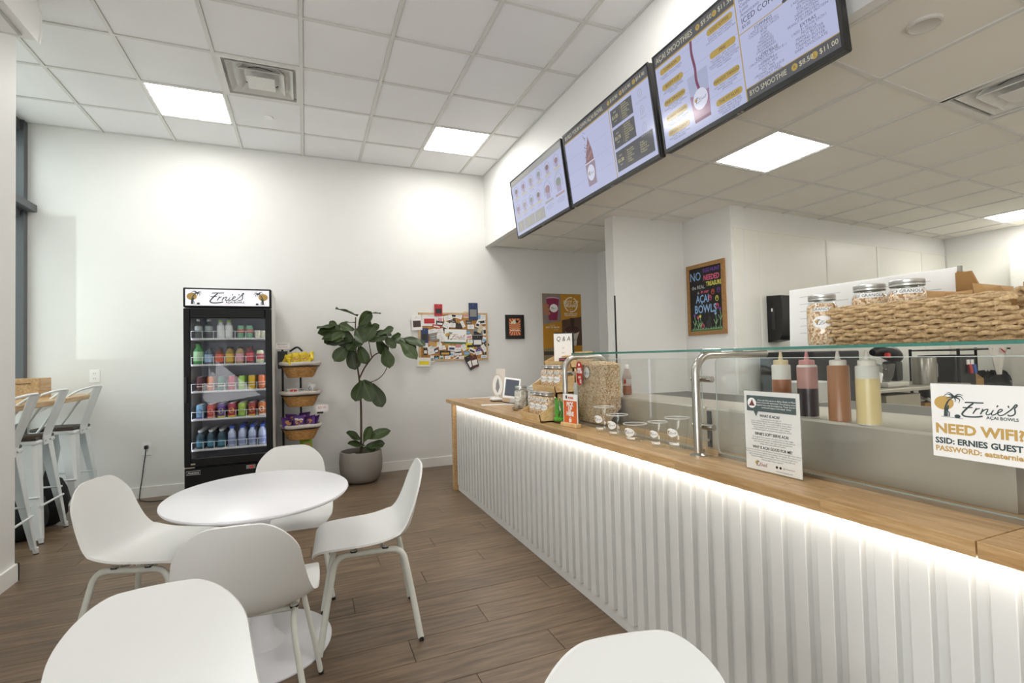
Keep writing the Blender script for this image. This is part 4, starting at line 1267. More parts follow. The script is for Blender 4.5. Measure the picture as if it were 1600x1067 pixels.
def leaf_mesh(L, W, curve, wav, seed):
    r = random.Random(seed)
    rows = []
    NU = 11
    ph = r.uniform(0, 6)
    for i in range(NU):
        u = i / (NU - 1)
        w = W * (.06 + .94 * (math.sin(PI * min(1, u ** 1.15 * .97 + .015)) ** .62) * (.62 + .55 * u)) * .5
        if u > .97:
            w *= .45
        row = []
        for j in range(7):
            q = -1 + 2 * j / 6
            z = -curve * u * u * L + .10 * W * q * q + wav * W * math.sin(ph + 9 * u) * abs(q) * (1 if q > 0 else -1) * .5
            row.append((q * w, u * L, z))
        rows.append(row)
    return MB().grid(rows)
for i, (x0, z0, x1, z1, fl_) in enumerate(LEAVES):
    r = random.Random(100 + i)
    a = Vector((x0, r.uniform(-.10, .04) if z0 > .9 else r.uniform(-.05, .02), z0))
    b = Vector((x1, a.y + r.uniform(-.09, .0), z1))
    d = b - a
    L = d.length * 1.06
    W = max(.085, min(.165, L * .66)) * (.85 if z0 < .6 else 1)
    yv = d.normalized()
    face = Vector((r.uniform(-.2, .2), -1, .25)) * fl_ + Vector((0, -.15, 1)) * (1 - fl_)    # leaf normal
    n_ = (face - yv * face.dot(yv)).normalized()
    xv = yv.cross(n_)
    M = Matrix((xv, yv, n_)).transposed().to_4x4(); M.translation = a
    lf = obj('leaf', leaf_mesh(L, W, r.uniform(.0, .15), r.uniform(.05, .16), i), M_LEAF, t, 80, mtx=M)
    obj('midrib', MB().ribbon([(0, L * k / 8) for k in range(8)], .0035, .0015), M_LEAFB, lf)

# ------------------------------------------------------------------ cork board with pinned cards
CX0, CX1, CZ0, CZ1 = 1.247, 2.112, 1.252, 1.835
CBX, CBZ = (CX0 + CX1) / 2, (CZ0 + CZ1) / 2
t = thing('cork_board', 'wood-framed cork notice board crowded with cards on the back wall', 'notice board', mtx=wall_frame(CBX, YB, CBZ))
hx, hz = (CX1 - CX0) / 2, (CZ1 - CZ0) / 2
obj('cork', MB().box(-hx + .01, hx - .01, -hz + .01, hz - .01, .002, .012), speckle('cork', ['#b07a3d', '#c08c4d', '#a36d33', '#c99a5d'], 200., .9, .3), t)
for b in ((-hx, hx, hz - .022, hz), (-hx, hx, -hz, -hz + .022), (-hx, -hx + .022, -hz + .022, hz - .022), (hx - .022, hx, -hz + .022, hz - .022)):
    obj('frame_rail', MB().box(b[0], b[1], b[2], b[3], 0, .02), M_PINE if False else wood('frame_beech', '#b89468', '#d2b48a', (4, 4, 4), 10., .5, .03), t)
PC = {'w': ('#eceae7', 'white'), 'k': ('#2d2c2d', 'black'), 'g': ('#8b8a86', 'grey'), 'r': ('#b83038', 'red'), 'b': ('#2c3f66', 'dark blue'), 'm': ('#5a2a28', 'maroon'), 'y': ('#e6d42a', 'yellow'), 'p': ('#4d4486', 'purple'), 'l': ('#7db6dc', 'light blue'), 't': ('#d8c9a8', 'tan'), 'o': ('#cfa04a', 'gold'), 'n': ('#4b3a33', 'brown'), 'pk': ('#d98f9b', 'pink'), 'gr': ('#4f8a63', 'green')}
# crop-space list: cx, cy, w, h, angle, colour, second colour / stripe
CARDS = [(130, 350, 140, 205, -3, 'w', 'n'), (428, 180, 112, 160, 0, 'r', 'k'), (922, 195, 132, 240, 0, 'b', 'g'), (300, 315, 195, 160, 0, 'w', 'r'), (235, 525, 100, 200, 0, 'b', 'k'), (215, 880, 180, 120, 2, 'w', 'y'), (865, 900, 110, 200, -28, 'k', 'w'), (920, 890, 100, 170, -14, 'm', 'w'),
         (560, 285, 120, 70, -12, 'w', None), (640, 250, 130, 65, 4, 'w', 'k'), (720, 255, 90, 80, 18, 'w', None), (820, 240, 75, 90, 0, 't', 'pk'), (450, 300, 80, 90, 6, 'w', 'pk'), (445, 360, 100, 60, 6, 'k', 'w'), (620, 330, 100, 65, -14, 'n', None), (400, 400, 120, 40, 10, 'r', 'w'), (540, 385, 95, 85, 28, 'w', None), (625, 385, 80, 60, 4, 'w', None), (710, 395, 110, 80, 4, 'k', 'n'), (770, 370, 45, 95, -25, 'w', None), (855, 345, 85, 55, 0, 'n', 'g'), (885, 408, 98, 62, 0, 'w', None), (1000, 265, 70, 55, 0, 'l', None), (1075, 275, 90, 70, 6, 'w', None), (1040, 335, 120, 80, -8, 'w', 'k'), (985, 375, 55, 80, 20, 'w', 'k'), (1020, 440, 55, 110, 25, 't', None), (1100, 465, 85, 125, -4, 'w', 'k'),
         (980, 485, 150, 110, 0, 'g', 'k'), (978, 610, 155, 155, 0, 'k', 'w'), (540, 445, 110, 65, 22, 'n', 'k'), (335, 465, 110, 55, -10, 'w', None), (440, 470, 105, 75, -8, 'w', None), (360, 545, 125, 110, -10, 'g', None), (455, 535, 110, 75, 4, 'w', None), (470, 580, 70, 55, 8, 'w', None), (660, 545, 315, 190, 3, 'gr', None), (850, 480, 70, 60, 0, 'g', 'l'), (855, 545, 85, 60, -8, 'w', 'pk'), (870, 610, 75, 50, 0, 'w', None), (1080, 590, 60, 80, 10, 'w', 'l'), (1105, 650, 60, 80, -35, 'k', None),
         (350, 640, 100, 50, 12, 'o', None), (245, 655, 65, 60, 0, 'w', None), (240, 735, 50, 100, 0, 'k', 'w'), (345, 680, 150, 55, -25, 'w', None), (430, 640, 70, 60, -25, 'w', None), (330, 745, 110, 60, -14, 'w', None), (390, 730, 55, 60, -20, 'b', 'w'), (475, 690, 95, 55, -4, 'w', None), (540, 665, 60, 45, 0, 'o', None), (605, 700, 100, 70, 4, 'w', 'b'), (700, 670, 70, 40, 2, 'pk', None), (690, 730, 95, 75, 0, 'w', None), (780, 690, 75, 90, -30, 'w', None), (865, 670, 110, 85, 0, 'y', 'k'), (900, 740, 100, 65, 25, 'w', 'k'), (1000, 740, 85, 75, 35, 'p', None), (1085, 700, 90, 110, -30, 'w', None), (990, 775, 90, 45, -10, 'w', None), (815, 770, 90, 60, 0, 'g', 'l'), (510, 765, 150, 65, 0, 'k', 'o'), (690, 775, 105, 50, -4, 'w', None), (605, 780, 60, 70, 6, 'w', 'l'), (815, 810, 75, 30, 6, 'y', None), (390, 830, 65, 60, -6, 'k', 'l'), (460, 830, 55, 60, 0, 'w', 'gr'), (545, 832, 75, 58, 0, 'w', None), (665, 845, 100, 50, -30, 'w', 'b'), (330, 840, 50, 90, 0, 'w', 'g'), (745, 830, 60, 45, 0, 'w', None), (1065, 825, 85, 35, 0, 'w', 'l'), (1080, 785, 45, 40, 0, 'k', None), (430, 285, 60, 50, 0, 'w', None), (300, 620, 60, 40, 0, 'pk', None)]
SCR = .000888
cnt = {}
def whereabouts(cx, cy):
    v = 'top' if cy < 360 else 'middle' if cy < 600 else 'lower part' if cy < 780 else 'bottom'
    h = 'left' if cx < 400 else 'centre left' if cx < 620 else 'centre' if cx < 800 else 'centre right' if cx < 960 else 'right'
    return v + ' ' + h
for i, (cx, cy, w, h, a, c, c2) in enumerate(CARDS):
    X = CX0 + (cx - 155) * SCR; Z = CZ1 - (cy - 215) * SCR
    where = whereabouts(cx, cy)
    colr = PC[c][1]
    size = 'large ' if w * h > 22000 else 'small ' if w * h < 3600 else ''
    tilt = ('tilted right' if a > 7 else 'tilted left' if a < -7 else 'pinned straight')
    lab = '%s%s card%s %s, %s of the cork board' % (size, colr, (' with ' + PC[c2][1] + ' print') if c2 else '', tilt, where)
    if lab in cnt:
        lab = lab.replace('card', 'second card', 1) if False else '%s%s card right of its twin, %s, %s of the cork board' % (size, colr, tilt, where) if cx > cnt[lab] else '%s%s card left of its twin, %s, %s of the cork board' % (size, colr, tilt, where)
    cnt[lab] = cx
    on = .0125 if (155 < cx < 1130 and 215 < cy < 880) else .021
    t_ = thing('pinned_card', lab, 'card', mtx=wall_frame(X, YB - on - .0011 * (i % 9 + 1), Z) @ Matrix.Rotation(math.radians(-a), 4, 'Z'), group='cards pinned to the cork board')
    W_, H_ = w * SCR, h * SCR
    cm_ = mat('card_' + c, PC[c][0], .55, noise=(40, .06))
    obj('sheet', MB().box(-W_ / 2, W_ / 2, -H_ / 2, H_ / 2, 0, .0006), cm_, t_)
    ink = mat('card_' + c2, PC[c2][0], .55, noise=(40, .06)) if c2 else (M_GREY if c in ('w', 't', 'y', 'o', 'pk', 'l') else mat('card_w', PC['w'][0], .55, noise=(40, .06)))
    if c2:
        obj('printed_block', MB().box(-W_ * .36, W_ * .38, -H_ * .3, H_ * .12, .0006, .0008), ink, t_)
    else:
        for k in range(2):
            obj('printed_line', MB().box(-W_ * .3, W_ * (.1 + .18 * ((i + k) % 2)), H_ * (.12 - .3 * k) - .0016, H_ * (.12 - .3 * k) + .0016, .0006, .0008), ink, t_)
    obj('pin', MB().lathe([(0, .009), (.0035, .008), (.004, .004), (.002, .001), (.002, -.004)], 8, (0, H_ * .38, 0)), mat('pin_metal', '#b9b9b6', .3, .6), t_)
# the shop's own flyer in the middle
t_ = thing('flyer', 'white flyer with red script and palm emblem in the middle of the cork board', 'flyer', mtx=wall_frame(CX0 + (660 - 155) * SCR, YB - .026, CZ1 - (530 - 215) * SCR) @ Matrix.Rotation(math.radians(-2), 4, 'Z'))
obj('sheet', MB().box(-.137, .137, -.077, .077, 0, .0006), M_PAPER, t_)
logo(t_, -.13, -.05, .25, .0012, True, SCRIPT_RED)

# ------------------------------------------------------------------ framed orange print
t = thing('framed_print', 'black framed orange sunburst print on the back wall', 'framed print', mtx=wall_frame(2.486, YB, 1.662))
for b in ((-.128, .128, .13, .154), (-.128, .128, -.154, -.13), (-.128, -.104, -.13, .13), (.104, .128, -.13, .13)):
    obj('frame_rail', MB().box(*b, 0, .022), M_BLACK, t)
obj('mat_board', MB().box(-.104, .104, -.13, .13, .002, .012), mat('dark_mat_board', '#2c2a26', .7), t)
pr_ = obj('print', MB().box(-.078, .078, -.108, .108, .012, .013), mat('print_orange', '#b2472a', .6), t)
for k in range(18):
    a0 = 2 * PI * k / 18
    def edge(a):
        c, s_ = math.cos(a), math.sin(a)
        f_ = min(.078 / max(1e-6, abs(c)), .108 / max(1e-6, abs(s_)))
        return (c * f_, s_ * f_, .0134)
    obj('sun_ray', MB().add([(0, 0, .0134), edge(a0), edge(a0 + PI / 18)], [(0, 1, 2)]), mat('print_pale_orange', '#dc9c6c', .6), pr_)
obj('burst_shape', MB().add([(-.055 + .1 * u, .03 + .07 * v, .0138) for u, v in ((0, .1), (.1, .6), (.3, .55), (.45, 1), (.6, .7), (.8, .75), (.95, .45), (.75, .3), (.55, .1), (.3, .2))], [tuple(range(10))]), mat('print_cream', '#dcdcc0', .6), pr_)
obj('dark_shape', MB().disc(.03, .07, .02, .02, .0142, 10), M_BLK, pr_)
text('ACAI BOWL BEST', .014, mat('print_yellow', '#e0b53c', .6), pr_, 0, -.022, .0142, bold=.0004)
text('BOOST & PICK', .02, M_PAPER, pr_, 0, -.045, .0142, bold=.001)

# ------------------------------------------------------------------ tall gold poster
t = thing('poster', 'tall gold poster with food photos and an award seal on the back wall', 'poster', mtx=wall_frame(3.18, YB, 1.49))
hw_, hh = .29, .61
obj('sheet', MB().box(-hw_, hw_, -hh, hh, 0, .004), mat('poster_gold', '#bb8420', .5, noise=(5, .03)), t)
def pp(name, pts, m, z=.0046):
    return obj(name, MB().add([(p[0], p[1], z) for p in pts], [tuple(range(len(pts)))]), m, t)
pp('photo_panel', [(-hw_, .605), (-.02, .605), (-.02, .25), (-hw_, .2)], mat('poster_photo_grey', '#8d7f78', .6, noise=(9, .3)))
pp('cup_picture', [(-.235, .55), (-.045, .555), (-.065, .36), (-.08, .26), (-.2, .26), (-.215, .36)], mat('poster_magenta', '#8e2b4e', .6, noise=(14, .15)), .0052)
obj('cup_rim', MB().ribbon([(-.235 + .19 * k / 8, .55 + .012 * math.sin(PI * k / 8)) for k in range(9)], .014, .0056), mat('poster_rim', '#c9a9b4', .6), t)
obj('finger_picture', MB().disc(-.245, .45, .05, .03, .0058, 12), mat('poster_skin', '#b07a5c', .6), t)
obj('finger_picture', MB().disc(-.235, .40, .055, .028, .0058, 12), mat('poster_skin', '#b07a5c', .6), t)
obj('finger_picture', MB().disc(-.225, .35, .05, .026, .0058, 12), mat('poster_skin', '#b07a5c', .6), t)
obj('cup_sticker', MB().disc(-.125, .42, .06, .055, .0062, 20), M_PAPER, t)
logo(t, -.165, .405, .08, .0068, False)
M_PCREAM = mat('poster_cream', '#e9dcc0', .6)
ring = MB()
for k in range(28):
    a = 2 * PI * k / 28; b2 = 2 * PI * (k + 1) / 28
    if 0.3 < (k % 14) / 14 < .42:
        continue
    ring.add([(.135 + r_ * math.cos(q_), .47 + r_ * math.sin(q_), .0052) for q_, r_ in ((a, .088), (b2, .088), (b2, .104), (a, .104))], [(0, 1, 2, 3)])
obj('award_ring', ring, M_PCREAM, t)
text('BEST OF\nMIAMI', .062, M_PCREAM, t, .135, .475, .0056, bold=.0012, line=.75)
text('2023', .026, M_PCREAM, t, .135, .40, .0056)
text('BEST HEALTHY\nRESTAURANT', .030, M_PCREAM, t, .13, .335, .0056, bold=.0006, line=.8)
pp('photo_panel', [(-.01, .26), (hw_, .31), (hw_, -.08), (-.01, -.08)], mat('poster_photo_brown', '#57402f', .6, noise=(9, .4)))
pp('bowl_picture', [(.03, .13), (.26, .13), (.22, .03), (.2, -.08), (.09, -.08), (.07, .03)], mat('poster_bowl', '#c9c2b4', .6), .0052)
obj('bowl_food', MB().disc(.145, .13, .115, .05, .0056, 20), mat('poster_acai', '#4c2a22', .6, noise=(40, .3)), t)
pp('spoon_picture', [(.11, .29), (.18, .29), (.175, .14), (.14, .12)], mat('poster_spoon', '#3b2620', .6), .006)
text('Ernie\'s', .05, M_INK, t, .145, .0, .006, shear=.3)
text('GO TO', .022, M_PCREAM, t, -.15, .19, .0056); text('BEST OF MIAMI', .03, M_PCREAM, t, -.15, .165, .0056, bold=.0006); text('to vote', .022, M_PCREAM, t, -.1, .135, .0056)
pp('photo_panel', [(-hw_, -.12), (-.02, -.08), (-.02, -.6), (-hw_, -.6)], mat('poster_photo_beach', '#8a7a5c', .6, noise=(7, .4)))
obj('dark_streak', MB().rect(-.285, -.2, -.03, -.15, .0054), mat('poster_dark', '#4d4335', .6), t)
obj('wall_clip', MB().box(-.29, .29, .606, .612, 0, .007), mat('clip_brass', '#a98b3c', .4, .5), t)
# small white menu sheet on a clipboard in front of the poster
t = thing('clipboard', 'white sheet on a black clipboard standing on the crate tower', 'clipboard', mtx=frame((1.775, 3.315, 1.204), (.925, -.379, 0), (0, 0, 1)) @ Matrix.Diagonal((1.3, 1.62, 1, 1)))
obj('board', MB().box(-.055, .057, 0, .155, -.006, 0), M_BLACK, t)
obj('sheet', MB().box(-.058, .046, .0, .150, 0, .0015), M_PAPER, t)
text('Q & A', .03, M_BLK, t, -.005, .125, .002, shear=.2)
for k, w_ in enumerate((.012, .03, .022, .02)):
    text('acai love bowl'[:3 + k * 3], .010, M_GREY, t, -.005, .085 - .022 * k, .002)
# ------------------------------------------------------------------ things on the counter
M_GRAN = speckle('granola', ['#ecd0ac', '#dfba90', '#f6e4ca', '#c99d6f', '#f0d6b4', '#b0845a'], 170., .85, .3)
M_JARLID = mat('jar_lid_metal', '#c9c9c5', .3, .75)
M_JARG = glass('jar_glass', '#fbfcfb', .5, .04)
M_LBL = M_PAPER
def make_jar(name, lab, h=.165, r=.046, facing=(0, -1), sticker_w=.062, strip=None, fill=M_GRAN, lidm=None, grp=None, loc=(0, 0, 0), strip_low=True):
    t_ = thing(name, lab, 'jar', loc, group=grp)
    a = math.atan2(facing[0], -facing[1])
    gl = obj('jar_glass', MB().lathe([(0, 0), (r * .93, 0), (r, .008), (r, h * .72), (r * .96, h * .79), (r * .80, h * .86), (r * .80, h * .93)], 28), M_JARG, t_, 40)
    obj('granola_fill', MB().lathe([(0, .004), (r * .90, .004), (r * .965, .012), (r * .965, h * .70), (r * .92, h * .775), (r * .74, h * .83), (0, h * .835)], 28), fill, t_, 40)
    ld = obj('jar_lid', MB().lathe([(r * .86, h * .895), (r * .88, h * .90), (r * .88, h * .925), (r * .85, h * .93), (r * .88, h * .94), (r * .88, h * .99), (r * .84, h), (0, h)], 28), lidm or M_JARLID, t_, 40)
    R_ = Matrix.Rotation(a, 4, 'Z')
    if sticker_w:
        sticker(gl, R_ @ frame((0, -r - .0004, h * .46), (1, 0, 0), (0, 0, 1)), sticker_w, r + .0004)
    if strip:
        zz = h * (.71 if strip_low else .8)
        w_ = strip[1]
        q = bend(MB().grid([[(-w_ / 2 + w_ * j / 8, -.007 + .014 * i, 0) for j in range(9)] for i in range(2)]).mesh('strip_label', M_PAPER), r + .0006)
        sl = obj('strip_label', q, None, gl, mtx=R_ @ frame((0, -r - .0006, zz), (1, 0, 0), (0, 0, 1)))
        q2 = bend(text_mesh(strip[0], .013, M_INK), r + .0006)
        for v in q2.vertices:
            v.co.z += .0005
        obj('strip_lettering', q2, None, sl)
    return t_

# stepped pine crates with jars
VF = (-.89, -.45)       # towards the camera
def crate(x0, x1, y0, y1, z, hb, lab):
    """open pine tray facing -X: low front, sides that rise to the back"""
    t_ = thing('wooden_crate', lab, 'crate', ((x0 + x1) / 2, (y0 + y1) / 2, z))
    dx, dy = (x1 - x0) / 2, (y1 - y0) / 2
    th = .008
    hf = hb * .5
    obj('bottom', MB().box(-dx, dx, -dy, dy, 0, th), M_PINE, t_)
    obj('front_board', MB().prism_y([(-dx, 0), (-dx + th, 0), (-dx + th - .012, hf), (-dx - .012, hf)], -dy, dy), M_PINE, t_)
    obj('back_board', MB().box(dx - th, dx, -dy, dy, th, hb * 1.15), M_PINE, t_)
    for sy in (-1, 1):
        obj('side_board', MB().prism_y([(-dx, 0), (dx, 0), (dx, hb * 1.15), (dx * .35, hb * 1.1), (-dx - .010, hf)], sy * dy - (th if sy > 0 else 0), sy * dy + (th if sy < 0 else 0)), M_PINE, t_)
    return t_
crate(1.355, 1.515, 2.87, 3.17, ZT, .10, 'lowest pine crate of the counter display, holding three granola jars')
crate(1.515, 1.67, 2.97, 3.31, 1.035, .10, 'middle pine crate of the counter display, holding three granola jars')
crate(1.675, 1.86, 3.04, 3.43, 1.195, .10, 'top pine crate of the counter display with cookie packs')
sd = thing('crate_stand', 'pine support frame under the upper counter crates', 'stand', (1.68, 3.15, ZT))
obj('riser', MB().box(-.155, -.145, -.17, .13, 0, .166).box(-.155, -.02, -.17, -.16, 0, .166).box(-.155, -.02, .12, .13, 0, .166), M_PINE, sd)
obj('riser', MB().box(0, .01, -.13, .2, 0, .326).box(0, .17, -.13, -.12, 0, .326).box(0, .17, .19, .2, 0, .326), M_PINE, sd)
names3 = ('nearest', 'middle', 'farthest')
for k in range(3):
    make_jar('granola_jar', names3[k] + ' granola jar in the lowest pine crate', .175, .0435, VF, .056, ('GRANOLA', .046), loc=(1.435, 2.93 + .0895 * k, ZT + .009), grp='granola jars in crates', strip_low=True)
for k in range(3):
    make_jar('granola_jar', names3[k] + ' granola jar in the middle pine crate', .175, .047, VF, .06, ('GRANOLA', .048), loc=(1.59, 3.04 + .0985 * k, 1.044), grp='granola jars in crates')
# cookie packs on the top crate
for k in range(6):
    t_ = thing('cookie_pack', ['cookie pack at the near left of the top crate', 'cookie pack stacked on the near left one', 'cookie pack in the middle of the top crate', 'cookie pack stacked on the middle one', 'cookie pack at the far end of the top crate', 'cookie pack stacked on the far one'][k], 'cookie pack', (1.73 + .018 * (k // 2), 3.10 + .085 * (k // 2), 1.204 + .042 * (k % 2)), group='cookie packs on the top crate')
    obj('cookie', MB().lathe([(0, 0), (.03, 0), (.035, .006), (.035, .012), (0, .014)], 16), mat('cookie_tan', '#c59b63', .8), t_, 40)
    obj('filling', MB().lathe([(0, .0142), (.032, .0142), (.032, .022), (0, .022)], 16), mat('cookie_cream', '#ecdcc0', .7), t_, 40)
    obj('cookie', MB().lathe([(0, .0222), (.035, .024), (.035, .03), (.03, .036), (0, .038)], 16), mat('cookie_tan', '#c59b63', .8), t_, 40)
t_ = thing('price_tag', 'small pink price tag on the front of the top crate', 'tag', mtx=frame((1.660, 3.12, 1.256), (.45, -.89, 0), (0, 0, 1)))
obj('sheet', MB().box(-.035, .035, -.012, .012, 0, .0015), M_BLK, t_)
text('COOKIE $5', .014, PINKINK, t_, 0, 0, .002, bold=.0004)

# jar of green spoons
t_ = thing('spoon_jar', 'clear jar full of bright green plastic spoons by the steel post', 'jar', (1.468, 2.812, ZT))
obj('jar_glass', MB().lathe([(0, 0), (.047, 0), (.05, .008), (.05, .125), (.046, .14), (.046, .15), (.05, .155)], 28), M_JARG, t_, 40)
M_SPOON = mat('spoon_green', '#56b52e', .35)
for k in range(16):
    r = random.Random(300 + k)
    a = 2 * PI * k / 16
    b0 = Vector((.034 * math.cos(a), .034 * math.sin(a), .012)); b1 = Vector((.036 * math.cos(a + r.uniform(.4, 1.4)), .036 * math.sin(a + r.uniform(.4, 1.4)), r.uniform(.13, .16)))
    s_ = thing('spoon', 'one of the green plastic spoons packed in the clear jar', 'spoon', (1.468, 2.812, ZT), group='green spoons in the jar')
    obj('handle', MB().tube([b0, b0.lerp(b1, .5), b1], .0042, 6), M_SPOON, s_, 60)
    obj('bowl', MB().lathe([(0, -.014), (.008, -.01), (.011, 0), (.008, .01), (0, .014)], 10, tuple(b0 + Vector((0, 0, .012)))), M_SPOON, s_, 60)

# PICK UP HERE sign
t_ = thing('pickup_sign', 'orange and white pick up here sign in a wooden block', 'sign', mtx=frame((1.428, 2.615, ZT), (.12, -.992, 0), (0, 0, 1)))
obj('wood_block', MB().rbox(-.078, .078, 0, .024, -.02, .018, .003, 1), M_PINE, t_)
obj('sheet', MB().box(-.070, .070, .018, .19, -.004, 0), M_PAPER, t_)
obj('orange_field', MB().box(-.064, .064, .022, .152, 0, .0008), mat('sign_orange', '#d9621e', .5), t_)
text('PICK\nUP\nHERE', .034, M_PAPER, t_, 0, .103, .0014, bold=.0016, line=.8, sx=.9)
text('ernies', .022, mat('sign_orange', '#d9621e', .5), t_, .008, .171, .0014, bold=.0006)
obj('flame_mark', MB().disc(-.035, .172, .008, .011, .001, 10), M_BLK, t_)
obj('bag_symbol', MB().rect(-.012, .028, .012, .048, .0014).ribbon([(-.006, .048), (-.006, .056), (.006, .056), (.006, .048)], .003, .0014), M_PAPER, t_)
obj('exclamation_mark', MB().rect(-.0015, .034, .0015, .044, .0018), mat('sign_orange', '#d9621e', .5), t_)

# red order sticker on the glass
t_ = thing('glass_sticker', 'red rounded order here sticker on the sneeze guard glass', 'sticker', mtx=side_frame(1.5335, 2.68, 1.175))
pts = []
for k in range(9):
    pts.append((.034 * math.cos(PI * k / 8), .038 + .034 * math.sin(PI * k / 8)))
for k in range(9):
    pts.append((.034 * math.cos(PI + PI * k / 8), -.038 + .034 * math.sin(PI + PI * k / 8)))
obj('sheet', MB().prism(pts, 0, .0008), mat('sticker_red', '#c23424', .5), t_)
text('HERE\nORDER', .020, M_PAPER, t_, 0, .016, .0012, bold=.0012, line=.85)
text('yelp', .022, M_PAPER, t_, 0, -.022, .0012, shear=.2, bold=.0006)
obj('round_mark', MB().disc(0, .052, .010, .009, .0012, 14), M_PAPER, t_)
obj('code_patch', MB().rect(.004, -.06, .024, -.036, .0012), mat('patch_grey', '#c9c7c5', .6), t_)

# frosted acrylic sheet beside it
t_ = thing('acrylic_block', 'plain frosted acrylic holder between the sign and the granola bin', 'holder', (1.60, 2.805, ZT + .0065))
obj('sheet', MB().rbox(-.03, .03, -.025, .02, 0, .235, .004, 1), mat('frosted_acrylic', '#dcdcd6', .5, alpha=.75), t_)

# granola bins
M_ACR = glass('acrylic_clear', '#fdfdfc', .6, .015)
def bin_(x0, x1, y0, y1, z, h, lab, fillh, label=True, slope=True):
    t_ = thing('granola_bin', lab, 'bin', ((x0 + x1) / 2, (y0 + y1) / 2, z))
    dx, dy = (x1 - x0) / 2, (y1 - y0) / 2
    obj('acrylic_wall', MB().box(-dx, -dx + .004, -dy, dy, 0, h).box(dx - .004, dx, -dy, dy, 0, h).box(-dx + .004, dx - .004, -dy, -dy + .004, 0, h).box(-dx + .004, dx - .004, dy - .004, dy, 0, h).box(-dx, dx, -dy, dy, -.004, 0), M_ACR, t_)
    obj('acrylic_lid', MB().rbox(-dx - .003, dx + .003, -dy - .003, dy + .003, h, h + .008, .002, 1), M_ACR, t_)
    r = random.Random(5)
    e = .006
    # sloped chute fill: narrow at the bottom front
    rows = []
    for i in range(9):
        k = i / 8
        zz = .006 + (fillh - .006) * k
        s_ = min(1, .35 + k * 2.6) if slope else 1
        xl_, xr = -dx + e, -dx + e + (2 * dx - 2 * e) * s_
        per = [(xl_, -dy + e), (xr, -dy + e), (xr, dy - e), (xl_, dy - e)]
        rows.append([(p[0], p[1], zz) for p in per])
    q = MB().grid(rows, True)
    n_ = 9
    top = [[(-dx + e + (2 * dx - 2 * e) * i / (n_ - 1), -dy + e + (2 * dy - 2 * e) * j / (n_ - 1), fillh + (0 if i in (0, n_ - 1) or j in (0, n_ - 1) else .012 + .010 * r.random())) for j in range(n_)] for i in range(n_)]
    q.grid([list(reversed(r_)) for r_ in top])
    obj('granola', q, M_GRAN, t_)
    if slope:
        obj('chute_board', MB().add([(dx - .008, -dy + .006, .21), (dx - .008, dy - .006, .21), (-dx + .08, dy - .006, .012), (-dx + .08, -dy + .006, .012)], [(0, 1, 2, 3)]), M_ACR, t_)
    if label:
        st = obj('round_label', MB().disc(0, 0, .032, .032, 0, 24), M_PAPER, t_, mtx=side_frame(-dx - .001, -.02 + .03, h - .085))
        logo(st, -.025, -.014, .05, .0006, False)
    return t_
bin_(1.56, 1.712, 2.50, 2.755, ZT + .012, .385, 'large clear granola bin with a round label behind the first glass panel', .345)
bin_(1.60, 1.80, .42, .655, ZT + .012, .33, 'clear granola bin at the right frame edge behind the wifi sign', .30, False)

# clear cups
def cup(x, y, h, rt, rb, lab, k):
    t_ = thing('plastic_cup', lab, 'cup', (x, y, ZT), group='clear sample cups on the counter')
    b_ = obj('cup_wall', MB().lathe([(0, .003), (rb * .95, .003), (rb, 0), (rb, .004), (rt, h), (rt + .001, h)], 32), glass('cup_plastic', '#fdfefd', .6, .03), t_, 60)
    obj('cup_rim', MB().lathe([(rt, h - .002), (rt + .003, h - .001), (rt + .003, h + .002), (rt, h + .002)], 32), mat('cup_rim_clear', '#f1f3f2', .25, alpha=.75), t_, 60)
    a = math.atan2(-.97, .24)
    rm = (rt + rb) / 2 + .0016
    wd_ = rm * 1.25
    sticker(b_, Matrix.Rotation(a, 4, 'Z') @ frame((0, -rm, h * .55), (1, 0, 0), (0, -(rt - rb) / h, 1)), wd_, rm)
    q = bend(MB().grid([[(-.024 + .048 * j / 6, -.005 + .010 * i, 0) for j in range(7)] for i in range(2)]).mesh('strip_label', M_PAPER), rm)
    sl = obj('strip_label', q, None, b_, mtx=Matrix.Rotation(a + .15, 4, 'Z') @ frame((0, -rm + (rt - rb) * .2, h * .2), (1, 0, 0), (0, -(rt - rb) / h, 1)))
    obj('strip_lettering', bend(text_mesh(k, .009, M_INK), rm), None, sl, mtx=T(-.010, 0, .0006))
cup(1.475, 2.331, .138, .052, .040, 'tallest clear cup at the far end of the cup row', '24 oz')
cup(1.475, 2.205, .108, .052, .042, 'medium clear cup second in the cup row', '16 oz')
cup(1.47, 2.047, .080, .054, .042, 'short wide clear cup in the middle of the cup row', '12 oz')
cup(1.452, 1.851, .112, .042, .029, 'narrow clear smoothie cup in front near the steel post', '16 oz')
cup(1.492, 1.772, .136, .050, .034, 'larger clear smoothie cup beside the steel post', '24 oz')

